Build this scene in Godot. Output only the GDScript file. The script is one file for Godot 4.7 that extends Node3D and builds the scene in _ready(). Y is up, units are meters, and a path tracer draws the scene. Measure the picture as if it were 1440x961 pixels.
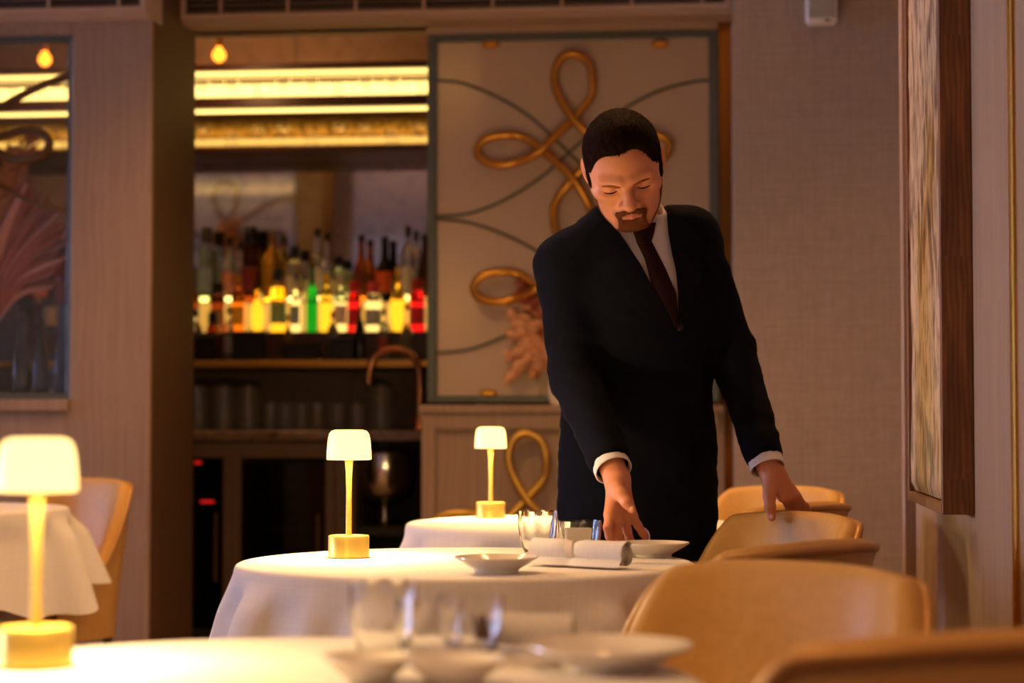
extends Node3D

# ------------------------------------------------------------------ camera geometry
const CAM_H := 1.03
const FOC := 2800.0
const YAW := 6.0
const PITCH := 2.25
const TABLE_Y := 0.75

var M := {}
var used := {}
var rng := RandomNumberGenerator.new()

# point seen at photo pixel (px, py) at horizontal distance d in front of the camera
func at(px: float, py: float, d: float) -> Vector3:
	var y := deg_to_rad(YAW)
	var p := deg_to_rad(PITCH)
	var f := Vector3(-sin(y), 0, -cos(y))
	var r := Vector3(cos(y), 0, -sin(y))
	var u := (px - 720.0) / FOC
	var v := (480.5 - py) / FOC
	var dir := f * (cos(p) - v * sin(p)) + Vector3.UP * (sin(p) + v * cos(p)) + r * u
	return Vector3(0, CAM_H, 0) + dir * (d / (cos(p) - v * sin(p)))

# point at a given height h, under pixel column px and distance d
func gp(px: float, d: float, h: float) -> Vector3:
	var q := at(px, 590.5, d)
	return Vector3(q.x, h, q.z)

# point on the plane z = zz
func onz(px: float, py: float, zz: float) -> Vector3:
	var q := at(px, py, 1.0)
	return Vector3(0, CAM_H, 0) + (q - Vector3(0, CAM_H, 0)) * (zz / q.z)

# point on the plane x = xx
func onx(px: float, py: float, xx: float) -> Vector3:
	var q := at(px, py, 1.0)
	return Vector3(0, CAM_H, 0) + (q - Vector3(0, CAM_H, 0)) * (xx / q.x)

func _ready() -> void:
	rng.seed = 7
	build_camera()
	build_light()
	build_materials()
	build_room()
	build_partition()
	build_bar()
	build_tables()
	build_chairs()
	build_tableware()
	build_flowers()
	build_person()

func build_camera() -> void:
	var cam := Camera3D.new()
	cam.name = "camera"
	add_child(cam)
	cam.position = Vector3(0, CAM_H, 0)
	cam.rotation_degrees = Vector3(PITCH, YAW, 0)
	var ca := CameraAttributesPhysical.new()
	ca.frustum_focal_length = 70.0
	ca.frustum_focus_distance = 4.25
	ca.exposure_aperture = 2.8
	ca.frustum_near = 0.05
	ca.frustum_far = 100.0
	cam.attributes = ca
	cam.fov = rad_to_deg(2.0 * atan(480.5 / FOC))
	cam.near = 0.05
	cam.far = 100.0
	cam.current = true

func build_light() -> void:
	var we := WorldEnvironment.new()
	we.name = "world_environment"
	var e := Environment.new()
	e.background_mode = Environment.BG_COLOR
	e.background_color = Color(0.68, 0.77, 1.0)
	e.background_energy_multiplier = SKY_E
	e.tonemap_mode = Environment.TONE_MAPPER_LINEAR
	e.tonemap_exposure = 1.0
	e.sdfgi_enabled = true
	e.ssao_enabled = true
	e.ssil_enabled = true
	we.environment = e
	add_child(we)

const SKY_E := 28.0
const DOWNLIGHT_E := 3.6
const LAMP_E := 0.32
const LAMP_SPOT_E := 0.32
const WARM := Color(1.0, 0.755, 0.48)

# ------------------------------------------------------------------ nodes
const ORD := ["first", "second", "third", "fourth", "fifth", "sixth", "seventh", "eighth", "ninth", "tenth", "eleventh", "twelfth", "thirteenth", "fourteenth", "fifteenth", "sixteenth"]

func numbered(called: String) -> String:
	var n: int = used.get(called, 0)
	used[called] = n + 1
	return called if n == 0 else "%s_%03d" % [called, n]

func thing(called: String, label: String, category: String, where := Vector3.ZERO, turn := 0.0, group := "") -> Node3D:
	var o := Node3D.new()
	o.name = numbered(called)
	add_child(o)
	o.position = where
	o.rotation.y = turn
	tag(o, label, category, group)
	return o

func tag(o: Node, label: String, category: String, group := "") -> Node:
	o.set_meta("label", label)
	o.set_meta("category", category)
	if group != "":
		o.set_meta("group", group)
	return o

func put(mesh: Mesh, called: String, m: Material, parent: Node = null) -> MeshInstance3D:
	var o := MeshInstance3D.new()
	o.mesh = mesh
	o.material_override = m
	if parent == null:
		o.name = numbered(called)
		add_child(o)
	else:
		o.name = called
		parent.add_child(o, true)
	return o

func struct(mesh: Mesh, called: String, m: Material) -> MeshInstance3D:
	var o := put(mesh, called, m)
	o.set_meta("kind", "structure")
	return o

func copy_of(o: Node3D, where: Vector3, turn: float, label: String) -> Node3D:
	var c: Node3D = o.duplicate()
	var base := String(o.name)
	if base.length() > 4 and base[base.length() - 4] == "_" and base.right(3).is_valid_int():
		base = base.left(base.length() - 4)
	c.name = numbered(base)
	add_child(c)
	c.position = where
	c.rotation.y = turn
	c.set_meta("label", label)
	return c

# ------------------------------------------------------------------ mesh helpers
func tool() -> SurfaceTool:
	var st := SurfaceTool.new()
	st.begin(Mesh.PRIMITIVE_TRIANGLES)
	return st

func done(st: SurfaceTool) -> ArrayMesh:
	st.generate_normals()
	st.index()
	return st.commit()

func tri(st: SurfaceTool, a: Vector3, b: Vector3, c: Vector3) -> void:
	if a.is_equal_approx(b) or b.is_equal_approx(c) or a.is_equal_approx(c):
		return
	st.add_vertex(a)
	st.add_vertex(b)
	st.add_vertex(c)

func face(st: SurfaceTool, pts: Array, n: Vector3) -> void:
	var a: Vector3 = pts[0]
	var b: Vector3 = pts[1]
	var c: Vector3 = pts[2]
	var ok := (c - a).cross(b - a).dot(n) > 0.0
	for i in range(1, pts.size() - 1):
		if ok:
			tri(st, a, pts[i], pts[i + 1])
		else:
			tri(st, a, pts[i + 1], pts[i])

# chamfered box added to st, with transform t
func abox(st: SurfaceTool, c: Vector3, s: Vector3, bev := 0.004, t := Transform3D()) -> void:
	st.set_smooth_group(-1)
	var h := s * 0.5
	var b := minf(bev, minf(h.x, minf(h.y, h.z)) * 0.8)
	var P := func(ax: int, x: float, y: float, z: float) -> Vector3:
		var v := Vector3(x * (h.x - b), y * (h.y - b), z * (h.z - b))
		if ax == 0: v.x = x * h.x
		elif ax == 1: v.y = y * h.y
		else: v.z = z * h.z
		return t * (c + v)
	for g in [-1.0, 1.0]:
		face(st, [P.call(0, g, -1, -1), P.call(0, g, 1, -1), P.call(0, g, 1, 1), P.call(0, g, -1, 1)], t.basis * Vector3(g, 0, 0))
		face(st, [P.call(1, -1, g, -1), P.call(1, 1, g, -1), P.call(1, 1, g, 1), P.call(1, -1, g, 1)], t.basis * Vector3(0, g, 0))
		face(st, [P.call(2, -1, -1, g), P.call(2, 1, -1, g), P.call(2, 1, 1, g), P.call(2, -1, 1, g)], t.basis * Vector3(0, 0, g))
		for k in [-1.0, 1.0]:
			face(st, [P.call(0, g, k, -1), P.call(1, g, k, -1), P.call(1, g, k, 1), P.call(0, g, k, 1)], t.basis * Vector3(g, k, 0))
			face(st, [P.call(0, g, -1, k), P.call(2, g, -1, k), P.call(2, g, 1, k), P.call(0, g, 1, k)], t.basis * Vector3(g, 0, k))
			face(st, [P.call(1, -1, g, k), P.call(2, -1, g, k), P.call(2, 1, g, k), P.call(1, 1, g, k)], t.basis * Vector3(0, g, k))
			for q in [-1.0, 1.0]:
				face(st, [P.call(0, g, k, q), P.call(1, g, k, q), P.call(2, g, k, q)], t.basis * Vector3(g, k, q))

func box(c: Vector3, s: Vector3, bev := 0.004) -> ArrayMesh:
	var st := tool()
	abox(st, c, s, bev)
	return done(st)

# box from corner to corner
func span(a: Vector3, b: Vector3, bev := 0.003) -> ArrayMesh:
	return box((a + b) * 0.5, (b - a).abs(), bev)

# rows of points joined into a surface
func grid(st: SurfaceTool, rows: Array, wrap := false, group := 0, flip := false) -> void:
	st.set_smooth_group(group)
	for i in rows.size() - 1:
		var p: PackedVector3Array = rows[i]
		var q: PackedVector3Array = rows[i + 1]
		var n := p.size()
		for j in (n if wrap else n - 1):
			var k := (j + 1) % n
			if flip:
				tri(st, p[j], p[k], q[k])
				tri(st, p[j], q[k], q[j])
			else:
				tri(st, p[j], q[k], p[k])
				tri(st, p[j], q[j], q[k])

func alathe(st: SurfaceTool, prof: Array, seg := 32, t := Transform3D(), wob := 0.0, waves := 0) -> void:
	var rows := []
	for p: Vector2 in prof:
		var r := PackedVector3Array()
		for j in seg:
			var a := TAU * j / seg
			var rad := p.x * (1.0 + wob * cos(a * waves))
			r.append(t * Vector3(rad * cos(a), p.y, rad * sin(a)))
		rows.append(r)
	var g := 0
	for i in rows.size() - 1:
		if i > 0:
			var d0: Vector2 = (prof[i] - prof[i - 1]).normalized()
			var d1: Vector2 = (prof[i + 1] - prof[i]).normalized()
			if d0.dot(d1) < 0.75:
				g += 1
		grid(st, [rows[i], rows[i + 1]], true, g, true)

func lathe(prof: Array, seg := 32, wob := 0.0, waves := 0) -> ArrayMesh:
	var st := tool()
	alathe(st, prof, seg, Transform3D(), wob, waves)
	return done(st)

func spline(pts: Array, per := 6, closed := false) -> PackedVector3Array:
	var out := PackedVector3Array()
	var n := pts.size()
	for i in (n if closed else n - 1):
		var a: Vector3 = pts[(i - 1 + n) % n] if closed else pts[maxi(i - 1, 0)]
		var b: Vector3 = pts[i]
		var c: Vector3 = pts[(i + 1) % n]
		var d: Vector3 = pts[(i + 2) % n] if closed else pts[mini(i + 2, n - 1)]
		for k in per:
			out.append(b.cubic_interpolate(c, a, d, float(k) / per))
	if not closed:
		out.append(pts[n - 1])
	return out

# tube along a path; radii one number or one per point; flat squashes the section along up
func atube(st: SurfaceTool, path: PackedVector3Array, rad, seg := 10, closed := false, group := 0, squash := 1.0, hint := Vector3.UP) -> void:
	var rows := []
	var n := path.size()
	var up := hint
	for i in n:
		var tan: Vector3
		if closed:
			tan = (path[(i + 1) % n] - path[(i - 1 + n) % n]).normalized()
		else:
			tan = (path[mini(i + 1, n - 1)] - path[maxi(i - 1, 0)]).normalized()
		if i == 0 and absf(tan.dot(up)) > 0.95:
			up = Vector3.RIGHT if absf(tan.x) < 0.9 else Vector3.FORWARD
		var side := tan.cross(up).normalized()
		up = side.cross(tan).normalized()
		var r: float = rad[i] if (rad is Array or rad is PackedFloat32Array) else rad
		var row := PackedVector3Array()
		for j in seg:
			var a := TAU * j / seg
			row.append(path[i] + side * cos(a) * r + up * sin(a) * r * squash)
		rows.append(row)
	if closed:
		rows.append(rows[0])
	grid(st, rows, true, group, true)
	if not closed:
		for e in [0, n - 1]:
			var ring: PackedVector3Array = rows[e]
			st.set_smooth_group(group + 1)
			for j in seg:
				var k := (j + 1) % seg
				if e == 0:
					tri(st, path[e], ring[k], ring[j])
				else:
					tri(st, path[e], ring[j], ring[k])

func tube(path: PackedVector3Array, rad, seg := 10, closed := false, squash := 1.0, hint := Vector3.UP) -> ArrayMesh:
	var st := tool()
	atube(st, path, rad, seg, closed, 0, squash, hint)
	return done(st)

# ------------------------------------------------------------------ materials
func mat(c: Color, rough := 0.6, metal := 0.0, spec := 0.5) -> StandardMaterial3D:
	var m := StandardMaterial3D.new()
	m.albedo_color = c
	m.roughness = rough
	m.metallic = metal
	m.metallic_specular = spec
	return m

func glow(c: Color, e: float) -> StandardMaterial3D:
	var m := mat(c, 0.5)
	m.emission_enabled = true
	m.emission = c
	m.emission_energy_multiplier = e
	return m

func clear(c: Color, a: float, rough := 0.02) -> StandardMaterial3D:
	var m := mat(Color(c.r, c.g, c.b, a), rough)
	m.transparency = BaseMaterial3D.TRANSPARENCY_ALPHA
	return m

func glassy(c: Color, a := 0.0) -> StandardMaterial3D:
	var m := mat(Color(c.r, c.g, c.b, a), 0.02)
	m.transparency = BaseMaterial3D.TRANSPARENCY_ALPHA
	m.refraction_enabled = true
	m.refraction_scale = 0.05
	return m

func noise_tex(freq: float, ramp: Array, size := 512, kind := FastNoiseLite.TYPE_SIMPLEX_SMOOTH, octaves := 4, sd := 1) -> NoiseTexture2D:
	var n := FastNoiseLite.new()
	n.seed = sd
	n.noise_type = kind
	n.frequency = freq
	n.fractal_octaves = octaves
	var t := NoiseTexture2D.new()
	t.width = size
	t.height = size
	t.seamless = true
	t.noise = n
	var g := Gradient.new()
	g.colors = PackedColorArray(ramp)
	var offs := PackedFloat32Array()
	for i in ramp.size():
		offs.append(float(i) / (ramp.size() - 1))
	g.offsets = offs
	t.color_ramp = g
	return t

# woven cloth: crossing threads with uneven tone
func weave(size: int, lo: float, hi: float, slub: float, sd: int) -> ImageTexture:
	var r := RandomNumberGenerator.new()
	r.seed = sd
	var im := Image.create(size, size, false, Image.FORMAT_RGB8)
	var wx := PackedFloat32Array()
	var wy := PackedFloat32Array()
	for i in size:
		wx.append(r.randf())
		wy.append(r.randf())
	var n := FastNoiseLite.new()
	n.seed = sd
	n.frequency = 0.02
	for y in size:
		for x in size:
			var streak := n.get_noise_2d(x * 0.35, y * 5.0) * slub + n.get_noise_2d(x * 5.0 + 900.0, y * 0.35) * slub
			var v := 0.5 * wx[x] + 0.5 * wy[y]
			if (x + y) % 2 == 0:
				v = v * 0.7 + 0.15
			v = clampf(lo + (hi - lo) * clampf(v + streak, 0.0, 1.0), 0.0, 1.0)
			im.set_pixel(x, y, Color(v, v, v))
	return ImageTexture.create_from_image(im)

# long fibres along v: wood grain, brushed metal
func grain(size: int, dark: Color, light: Color, stretch: float, sd: int) -> ImageTexture:
	var im := Image.create(size, size, false, Image.FORMAT_RGB8)
	var n := FastNoiseLite.new()
	n.seed = sd
	n.frequency = 0.012
	n.fractal_octaves = 4
	var m := FastNoiseLite.new()
	m.seed = sd + 9
	m.frequency = 0.006
	for y in size:
		for x in size:
			var warp := m.get_noise_2d(x, y * 0.25) * 22.0
			var v := 0.5 + 0.5 * n.get_noise_2d((x + warp) * stretch, y * 0.22)
			v = clampf(v + 0.13 * sin((x + warp) * 0.45), 0.0, 1.0)
			im.set_pixel(x, y, dark.lerp(light, v))
	return ImageTexture.create_from_image(im)

func tri_tex(m: StandardMaterial3D, t: Texture2D, s: float, world := true) -> StandardMaterial3D:
	m.albedo_texture = t
	m.uv1_triplanar = true
	m.uv1_world_triplanar = world
	m.uv1_scale = Vector3(s, s, s)
	return m

func build_materials() -> void:
	var linen := weave(512, 0.84, 1.0, 0.35, 3)
	M.linen = tri_tex(mat(Color(0.69, 0.61, 0.555), 0.9), linen, 2.0)
	M.lacquer = tri_tex(mat(Color(0.65, 0.55, 0.475), 0.55), grain(256, Color(0.88, 0.86, 0.86), Color(1, 1, 1), 5.0, 4), 1.6)
	M.lacquer_dark = mat(Color(0.40, 0.31, 0.25), 0.5)
	M.bronze_panel = mat(Color(0.40, 0.29, 0.18), 0.68, 0.35)
	M.soffit = mat(Color(0.72, 0.61, 0.53), 0.55)
	M.dark = mat(Color(0.10, 0.07, 0.055), 0.6)
	M.black = mat(Color(0.03, 0.025, 0.025), 0.35)
	M.brass = mat(Color(0.86, 0.63, 0.28), 0.28, 1.0)
	M.brass_satin = mat(Color(0.83, 0.66, 0.32), 0.42, 1.0)
	M.brass_mirror = mat(Color(0.62, 0.42, 0.18), 0.12, 1.0)
	M.gold_paint = mat(Color(0.78, 0.55, 0.22), 0.3, 0.9)
	M.steel = mat(Color(0.85, 0.83, 0.80), 0.16, 1.0)
	M.lead = mat(Color(0.40, 0.41, 0.39), 0.5, 0.4)
	M.frame_grey = mat(Color(0.36, 0.39, 0.38), 0.45, 0.3)
	M.mirror = tri_tex(mat(Color(0.92, 0.90, 0.89), 0.06, 1.0), noise_tex(0.02, [Color(0.9, 0.9, 0.9), Color(1, 1, 1), Color(1, 1, 1)], 512), 0.9)
	M.gold_mirror = tri_tex(mat(Color(0.80, 0.62, 0.34), 0.22, 1.0), noise_tex(0.03, [Color(0.55, 0.5, 0.4), Color(1, 1, 1), Color(1, 0.95, 0.85)], 512, FastNoiseLite.TYPE_CELLULAR, 3, 8), 1.5)
	var cloth := weave(256, 0.93, 1.0, 0.3, 11)
	M.cloth = tri_tex(mat(Color(0.90, 0.875, 0.86), 0.85), cloth, 6.0)
	M.cloth.rim_enabled = true
	M.cloth.rim = 0.2
	M.napkin = tri_tex(mat(Color(0.93, 0.91, 0.89), 0.9), cloth, 9.0, false)
	M.leather = tri_tex(mat(Color(0.80, 0.61, 0.35), 0.42), noise_tex(0.05, [Color(0.93, 0.93, 0.93), Color(1, 1, 1)], 256), 3.0, false)
	M.leather.metallic_specular = 0.28
	M.piping = mat(Color(0.74, 0.54, 0.28), 0.36, 0.2)
	M.leg_wood = mat(Color(0.20, 0.12, 0.07), 0.4)
	M.oak = tri_tex(mat(Color(0.62, 0.42, 0.24), 0.55), grain(512, Color(0.50, 0.42, 0.36), Color(1, 0.97, 0.94), 1.6, 21), 2.2)
	M.floor_oak = tri_tex(mat(Color(0.60, 0.49, 0.40), 0.6), grain(256, Color(0.75, 0.7, 0.66), Color(1, 1, 1), 2.0, 15), 1.5)  # pale oak floor, kept light so it bounces light to the ceiling
	M.plaster = mat(Color(0.88, 0.82, 0.77), 0.9)
	M.white_paint = mat(Color(0.85, 0.83, 0.80), 0.6)
	M.china = mat(Color(0.90, 0.87, 0.84), 0.12)
	M.glass = glassy(Color(1, 1, 1))
	M.pane = clear(Color(0.9, 0.95, 0.95), 0.02, 0.02)
	M.frosted = glassy(Color(0.86, 0.76, 0.68), 0.66)
	M.frosted.roughness = 0.45
	M.niche = mat(Color(0.70, 0.58, 0.50), 0.8)
	M.shade = glow(Color(1.0, 0.87, 0.56), 2.0)
	M.bulb = glow(Color(1.0, 0.80, 0.55), 6.0)
	M.led = glow(Color(1.0, 0.85, 0.48), 2.4)
	M.stone = tri_tex(mat(Color(0.52, 0.42, 0.35), 0.25), noise_tex(0.02, [Color(0.55, 0.5, 0.48), Color(1, 1, 1), Color(0.8, 0.75, 0.7)], 256), 2.5)
	M.led_riser = glow(Color(1.0, 0.78, 0.34), 0.55)
	M.amber = glow(Color(1.0, 0.55, 0.15), 4.0)
	M.led_glint = glow(Color(1.0, 0.80, 0.40), 1.0)  # glow standing for glints along the lower shelf
	M.smoked = mat(Color(0.02, 0.02, 0.02, 0.35), 0.05)
	M.smoked.transparency = BaseMaterial3D.TRANSPARENCY_ALPHA
	M.red_led = glow(Color(0.9, 0.12, 0.10), 0.6)
	M.dark_green = mat(Color(0.05, 0.07, 0.05), 0.1)
	M.copper = mat(Color(0.80, 0.55, 0.38), 0.16, 1.0)
	M.card = mat(Color(0.88, 0.85, 0.80), 0.7)
	M.walnut = tri_tex(mat(Color(0.30, 0.14, 0.08), 0.4), grain(256, Color(0.7, 0.65, 0.6), Color(1, 1, 1), 2.0, 5), 2.0)

# ------------------------------------------------------------------ the room
const CEIL := 3.1
const ZP := -7.8      # plane of the bar screen
const ZL := -7.2      # plane of the pilaster on the left
const ZN := -7.3      # linen wall
const ZB := -9.25     # back wall of the bar
const XR := 0.51      # right wall

func build_room() -> void:
	struct(span(Vector3(-12.3, -0.12, -9.5), Vector3(3.2, 0, 4.4)), "floor", M.floor_oak)
	struct(span(Vector3(-12.3, CEIL, -9.5), Vector3(3.2, CEIL + 0.12, 4.4)), "ceiling", M.plaster)
	struct(span(Vector3(-12.3, 0, 4.0), Vector3(3.2, CEIL, 4.2)), "wall_rear", M.plaster)
	# far left wall with the tall window that lets the daylight in along the room
	var st := tool()
	abox(st, Vector3(-12.1, CEIL * 0.5, -8.3), Vector3(0.2, CEIL, 2.4))
	abox(st, Vector3(-12.1, CEIL * 0.5, 0.2), Vector3(0.2, CEIL, 8.4))
	abox(st, Vector3(-12.1, 0.25, -5.55), Vector3(0.2, 0.5, 3.1))
	abox(st, Vector3(-12.1, CEIL - 0.05, -5.55), Vector3(0.2, 0.1, 3.1))
	struct(done(st), "wall_left", M.plaster)
	window_at(1, Vector3(-12.1, 1.75, -5.55), Vector2(3.1, 2.5), PI / 2)
	# right wall: a pier by the tables, then a recess
	st = tool()
	abox(st, Vector3(XR + 0.12, CEIL * 0.5, -2.75), Vector3(0.24, CEIL, 5.3), 0.006)
	struct(done(st), "wall_right", M.lacquer)
	struct(span(Vector3(1.9, 0, -7.5), Vector3(2.1, CEIL, 4.2)), "wall_far_right", M.plaster)
	# linen wall
	struct(span(Vector3(0.045, 0, ZN - 0.5), Vector3(2.0, CEIL, ZN), 0.004), "wall_linen", M.linen)
	struct(span(Vector3(-12.3, 0, ZB - 0.2), Vector3(0.3, CEIL, ZB)), "wall_back", M.lacquer_dark)
	struct(span(Vector3(0.05, 0, ZB - 0.1), Vector3(0.25, CEIL, ZN - 0.45)), "wall_bar_end", M.lacquer_dark)
	struct(span(Vector3(0.048, 0, ZN), Vector3(1.98, 0.12, ZN + 0.018)), "baseboard_linen", M.lacquer)
	# brass strip and dark door edge on the right wall, near the camera
	var b0 := onx(1433, 590, XR)
	struct(span(Vector3(XR - 0.012, 0, b0.z - 0.018), Vector3(XR + 0.01, CEIL, b0.z + 0.018)), "trim_1", M.brass)
	struct(span(Vector3(XR - 0.008, 0, b0.z + 0.05), Vector3(XR + 0.02, CEIL, -0.2)), "trim_2", M.lacquer)
	# small vertical ridge where the pier starts below the picture
	struct(span(Vector3(XR - 0.03, 0, -5.42), Vector3(XR + 0.03, CEIL, -5.36)), "trim_3", M.lacquer)
	artwork()
	speaker_box()
	# ceiling downlights; the last two are unseen ones added as fill light
	var spots := [[-1.4, -4.4], [-0.2, -5.2], [-1.5, -6.3], [0.9, -5.9], [-3.4, -3.0], [-3.4, -5.6], [-3.2, 0.2], [0.2, -0.2], [-0.75, -1.7]]
	var said := ["left of the middle table", "over the man", "before the left pilaster", "before the linen wall", "over the left aisle", "over the left corner", "over the rear aisle", "added as fill above the camera side", "added as fill over the nearest table"]
	var first: Node3D = null
	for i in spots.size():
		var p := Vector3(spots[i][0], CEIL, spots[i][1])
		var txt: String = "round recessed brass-rimmed ceiling downlight " + said[i]
		var o: Node3D
		if first == null:
			first = downlight(txt)
			o = first
			o.position = p
		else:
			o = copy_of(first, p, 0.0, txt)
		var dim: Dictionary = {1: 0.75, 3: 0.7, 7: 0.8, 8: 0.6}
		if dim.has(i):
			(o.get_node("spot") as SpotLight3D).light_energy = DOWNLIGHT_E * dim[i]

func downlight(txt: String) -> Node3D:
	var o := thing("recessed_downlight", txt, "ceiling light", Vector3.ZERO, 0.0, "recessed ceiling downlights")
	put(lathe([Vector2(0.035, -0.002), Vector2(0.038, -0.008), Vector2(0.055, -0.008), Vector2(0.06, 0.0), Vector2(0.035, 0.0), Vector2(0.035, -0.002)], 28), "trim_ring", M.brass_satin, o)
	put(lathe([Vector2(0, -0.003), Vector2(0.035, -0.003), Vector2(0.035, 0.0), Vector2(0, 0.0)], 24), "lamp_lens", M.bulb, o)
	var l := SpotLight3D.new()
	l.name = "spot"
	l.light_color = WARM
	l.light_energy = DOWNLIGHT_E
	l.light_size = 0.05
	l.spot_angle = 58.0
	l.spot_angle_attenuation = 0.9
	l.spot_range = 12.0
	l.spot_attenuation = 2.0
	l.shadow_enabled = true
	o.add_child(l)
	l.position = Vector3(0, -0.02, 0)
	l.rotation_degrees = Vector3(-90, 0, 0)
	return o

func window_at(n: int, c: Vector3, s: Vector2, turn: float) -> void:
	var o := Node3D.new()
	o.name = "window_%d" % n
	add_child(o)
	o.position = c
	o.rotation.y = turn
	o.set_meta("kind", "structure")
	var st := tool()
	for g in [-1, 1]:
		abox(st, Vector3(g * (s.x * 0.5 - 0.03), 0, 0), Vector3(0.06, s.y, 0.1))
		abox(st, Vector3(0, g * (s.y * 0.5 - 0.03), 0), Vector3(s.x, 0.06, 0.1))
	abox(st, Vector3.ZERO, Vector3(0.05, s.y, 0.08))
	put(done(st), "window_frame", M.white_paint, o)
	for g in [-1, 1]:
		put(box(Vector3(g * s.x * 0.25, 0, 0), Vector3(s.x * 0.5 - 0.08, s.y - 0.12, 0.006), 0.001), "pane", M.pane, o)

func artwork() -> void:
	# deep oak box frame hanging on the right wall, painting facing -x
	var xf := 0.445
	var near := onx(1325, 700, xf).z
	var far := onx(1277, 700, xf).z
	var low := at(1325, 724, -near / 0.9945).y
	low = onx(1325, 724, xf).y
	var high := 2.75
	var zc := (near + far) * 0.5
	var o := thing("framed_painting", "tall textured beige painting in a deep oak box frame on the right wall", "painting", Vector3(XR, low, zc))
	var w := absf(near - far)
	var h := high - low
	var dep := XR - xf
	var t := 0.022
	put(box(Vector3(-dep * 0.5, h * 0.5, w * 0.5 - t * 0.5), Vector3(dep, h, t), 0.002), "frame_side", M.oak, o)
	put(box(Vector3(-dep * 0.5, h * 0.5, -w * 0.5 + t * 0.5), Vector3(dep, h, t), 0.002), "frame_side", M.oak, o)
	put(box(Vector3(-dep * 0.5, t * 0.5, 0), Vector3(dep, t, w - t * 2), 0.002), "frame_bottom", M.oak, o)
	put(box(Vector3(-dep * 0.5, h - t * 0.5, 0), Vector3(dep, t, w - t * 2), 0.002), "frame_top", M.oak, o)
	# canvas with thick vertical ridges of paint
	var n := FastNoiseLite.new()
	n.seed = 5
	n.frequency = 1.0
	var rows := []
	var cols := 110
	var lines := 90
	var cw := w - 2 * t - 0.006
	var ch := h - 2 * t - 0.006
	for i in lines + 1:
		var r := PackedVector3Array()
		for j in cols + 1:
			var u := float(j) / cols
			var v := float(i) / lines
			var z := (u - 0.5) * cw
			var y := t + 0.003 + v * ch
			var e := absf(n.get_noise_2d(z * 11.0, y * 1.2)) * 0.012 + n.get_noise_2d(z * 34.0, y * 3.0) * 0.005
			if i == 0 or j == 0 or i == lines or j == cols:
				e = -0.004
			r.append(Vector3(-dep + 0.010 - e, y, z))
		rows.append(r)
	var st := tool()
	grid(st, rows, false, 0, true)
	abox(st, Vector3(-dep + 0.026, h * 0.5, 0), Vector3(0.02, ch, cw), 0.001)
	var im := Image.create(512, 512, false, Image.FORMAT_RGB8)
	for y in 512:
		for x in 512:
			var v := n.get_noise_2d(x * 0.065, y * 0.011 + 40.0)
			var k := n.get_noise_2d(x * 0.15 + 70.0, y * 0.018)
			var c := Color(0.76, 0.66, 0.55).lerp(Color(0.34, 0.22, 0.15), clampf(absf(v) * 3.4 - 0.5, 0, 1))
			c = c.lerp(Color(0.36, 0.36, 0.30), clampf(k * 1.2 - 0.2, 0, 0.6))
			im.set_pixel(x, y, c)
	var m := tri_tex(mat(Color(1, 1, 1), 0.55), ImageTexture.create_from_image(im), 0.5)
	m.uv1_offset = Vector3(0, 0.6, 0)
	put(done(st), "canvas", m, o)
	# the thin shadow-gap batten behind the frame
	put(box(Vector3(0.006, h * 0.5, 0), Vector3(0.012, h - 0.05, w - 0.02), 0.001), "backing_batten", M.black, o)

func speaker_box() -> void:
	var a := onz(1134, 32, ZN + 0.1)
	var b := onz(1178, 32, ZN + 0.1)
	var o := thing("wall_speaker", "small white loudspeaker high on the linen wall", "speaker", Vector3((a.x + b.x) * 0.5, a.y, ZN))
	var w := b.x - a.x
	put(box(Vector3(0, 0.12, 0.055), Vector3(w, 0.24, 0.09), 0.012), "housing", M.white_paint, o)
	put(box(Vector3(0, 0.125, 0.102), Vector3(w - 0.016, 0.215, 0.006), 0.002), "grille", mat(Color(0.62, 0.60, 0.57), 0.8), o)
	put(box(Vector3(0.02, 0.008, 0.1), Vector3(0.02, 0.006, 0.012), 0.001), "status_light", M.black, o)
	put(box(Vector3(0, 0.12, 0.005), Vector3(0.05, 0.08, 0.012), 0.002), "wall_bracket", M.frame_grey, o)

# ------------------------------------------------------------------ screen between dining room and bar
func clover(c: Vector3, s: float, rad: float, short_top := false) -> ArrayMesh:
	var q := [Vector2(20, 65), Vector2(27, 95), Vector2(20, 122), Vector2(0, 133), Vector2(-18, 125), Vector2(-26, 102), Vector2(-21, 77), Vector2(-6, 50), Vector2(14, 27)]
	var pts := []
	for k in 4:
		if k == 0 and short_top:
			pts.append(c + Vector3(0, 36.0 * s, 0))
			pts.append(c + Vector3(32.0 * s, 12.0 * s, 0))
			continue
		for i in q.size():
			var p: Vector2 = q[i]
			for r in k:
				p = Vector2(p.y, -p.x)
			if absf(p.x) > 60.0:
				p.y *= 0.78
			var z := 0.0
			if i >= 7:
				z = rad * 1.2
			elif i == 0:
				z = -rad * 0.6
			pts.append(c + Vector3(p.x * s, p.y * s, z))
	return tube(spline(pts, 5, true), rad, 12, true, 1.0, Vector3.BACK)

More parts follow.
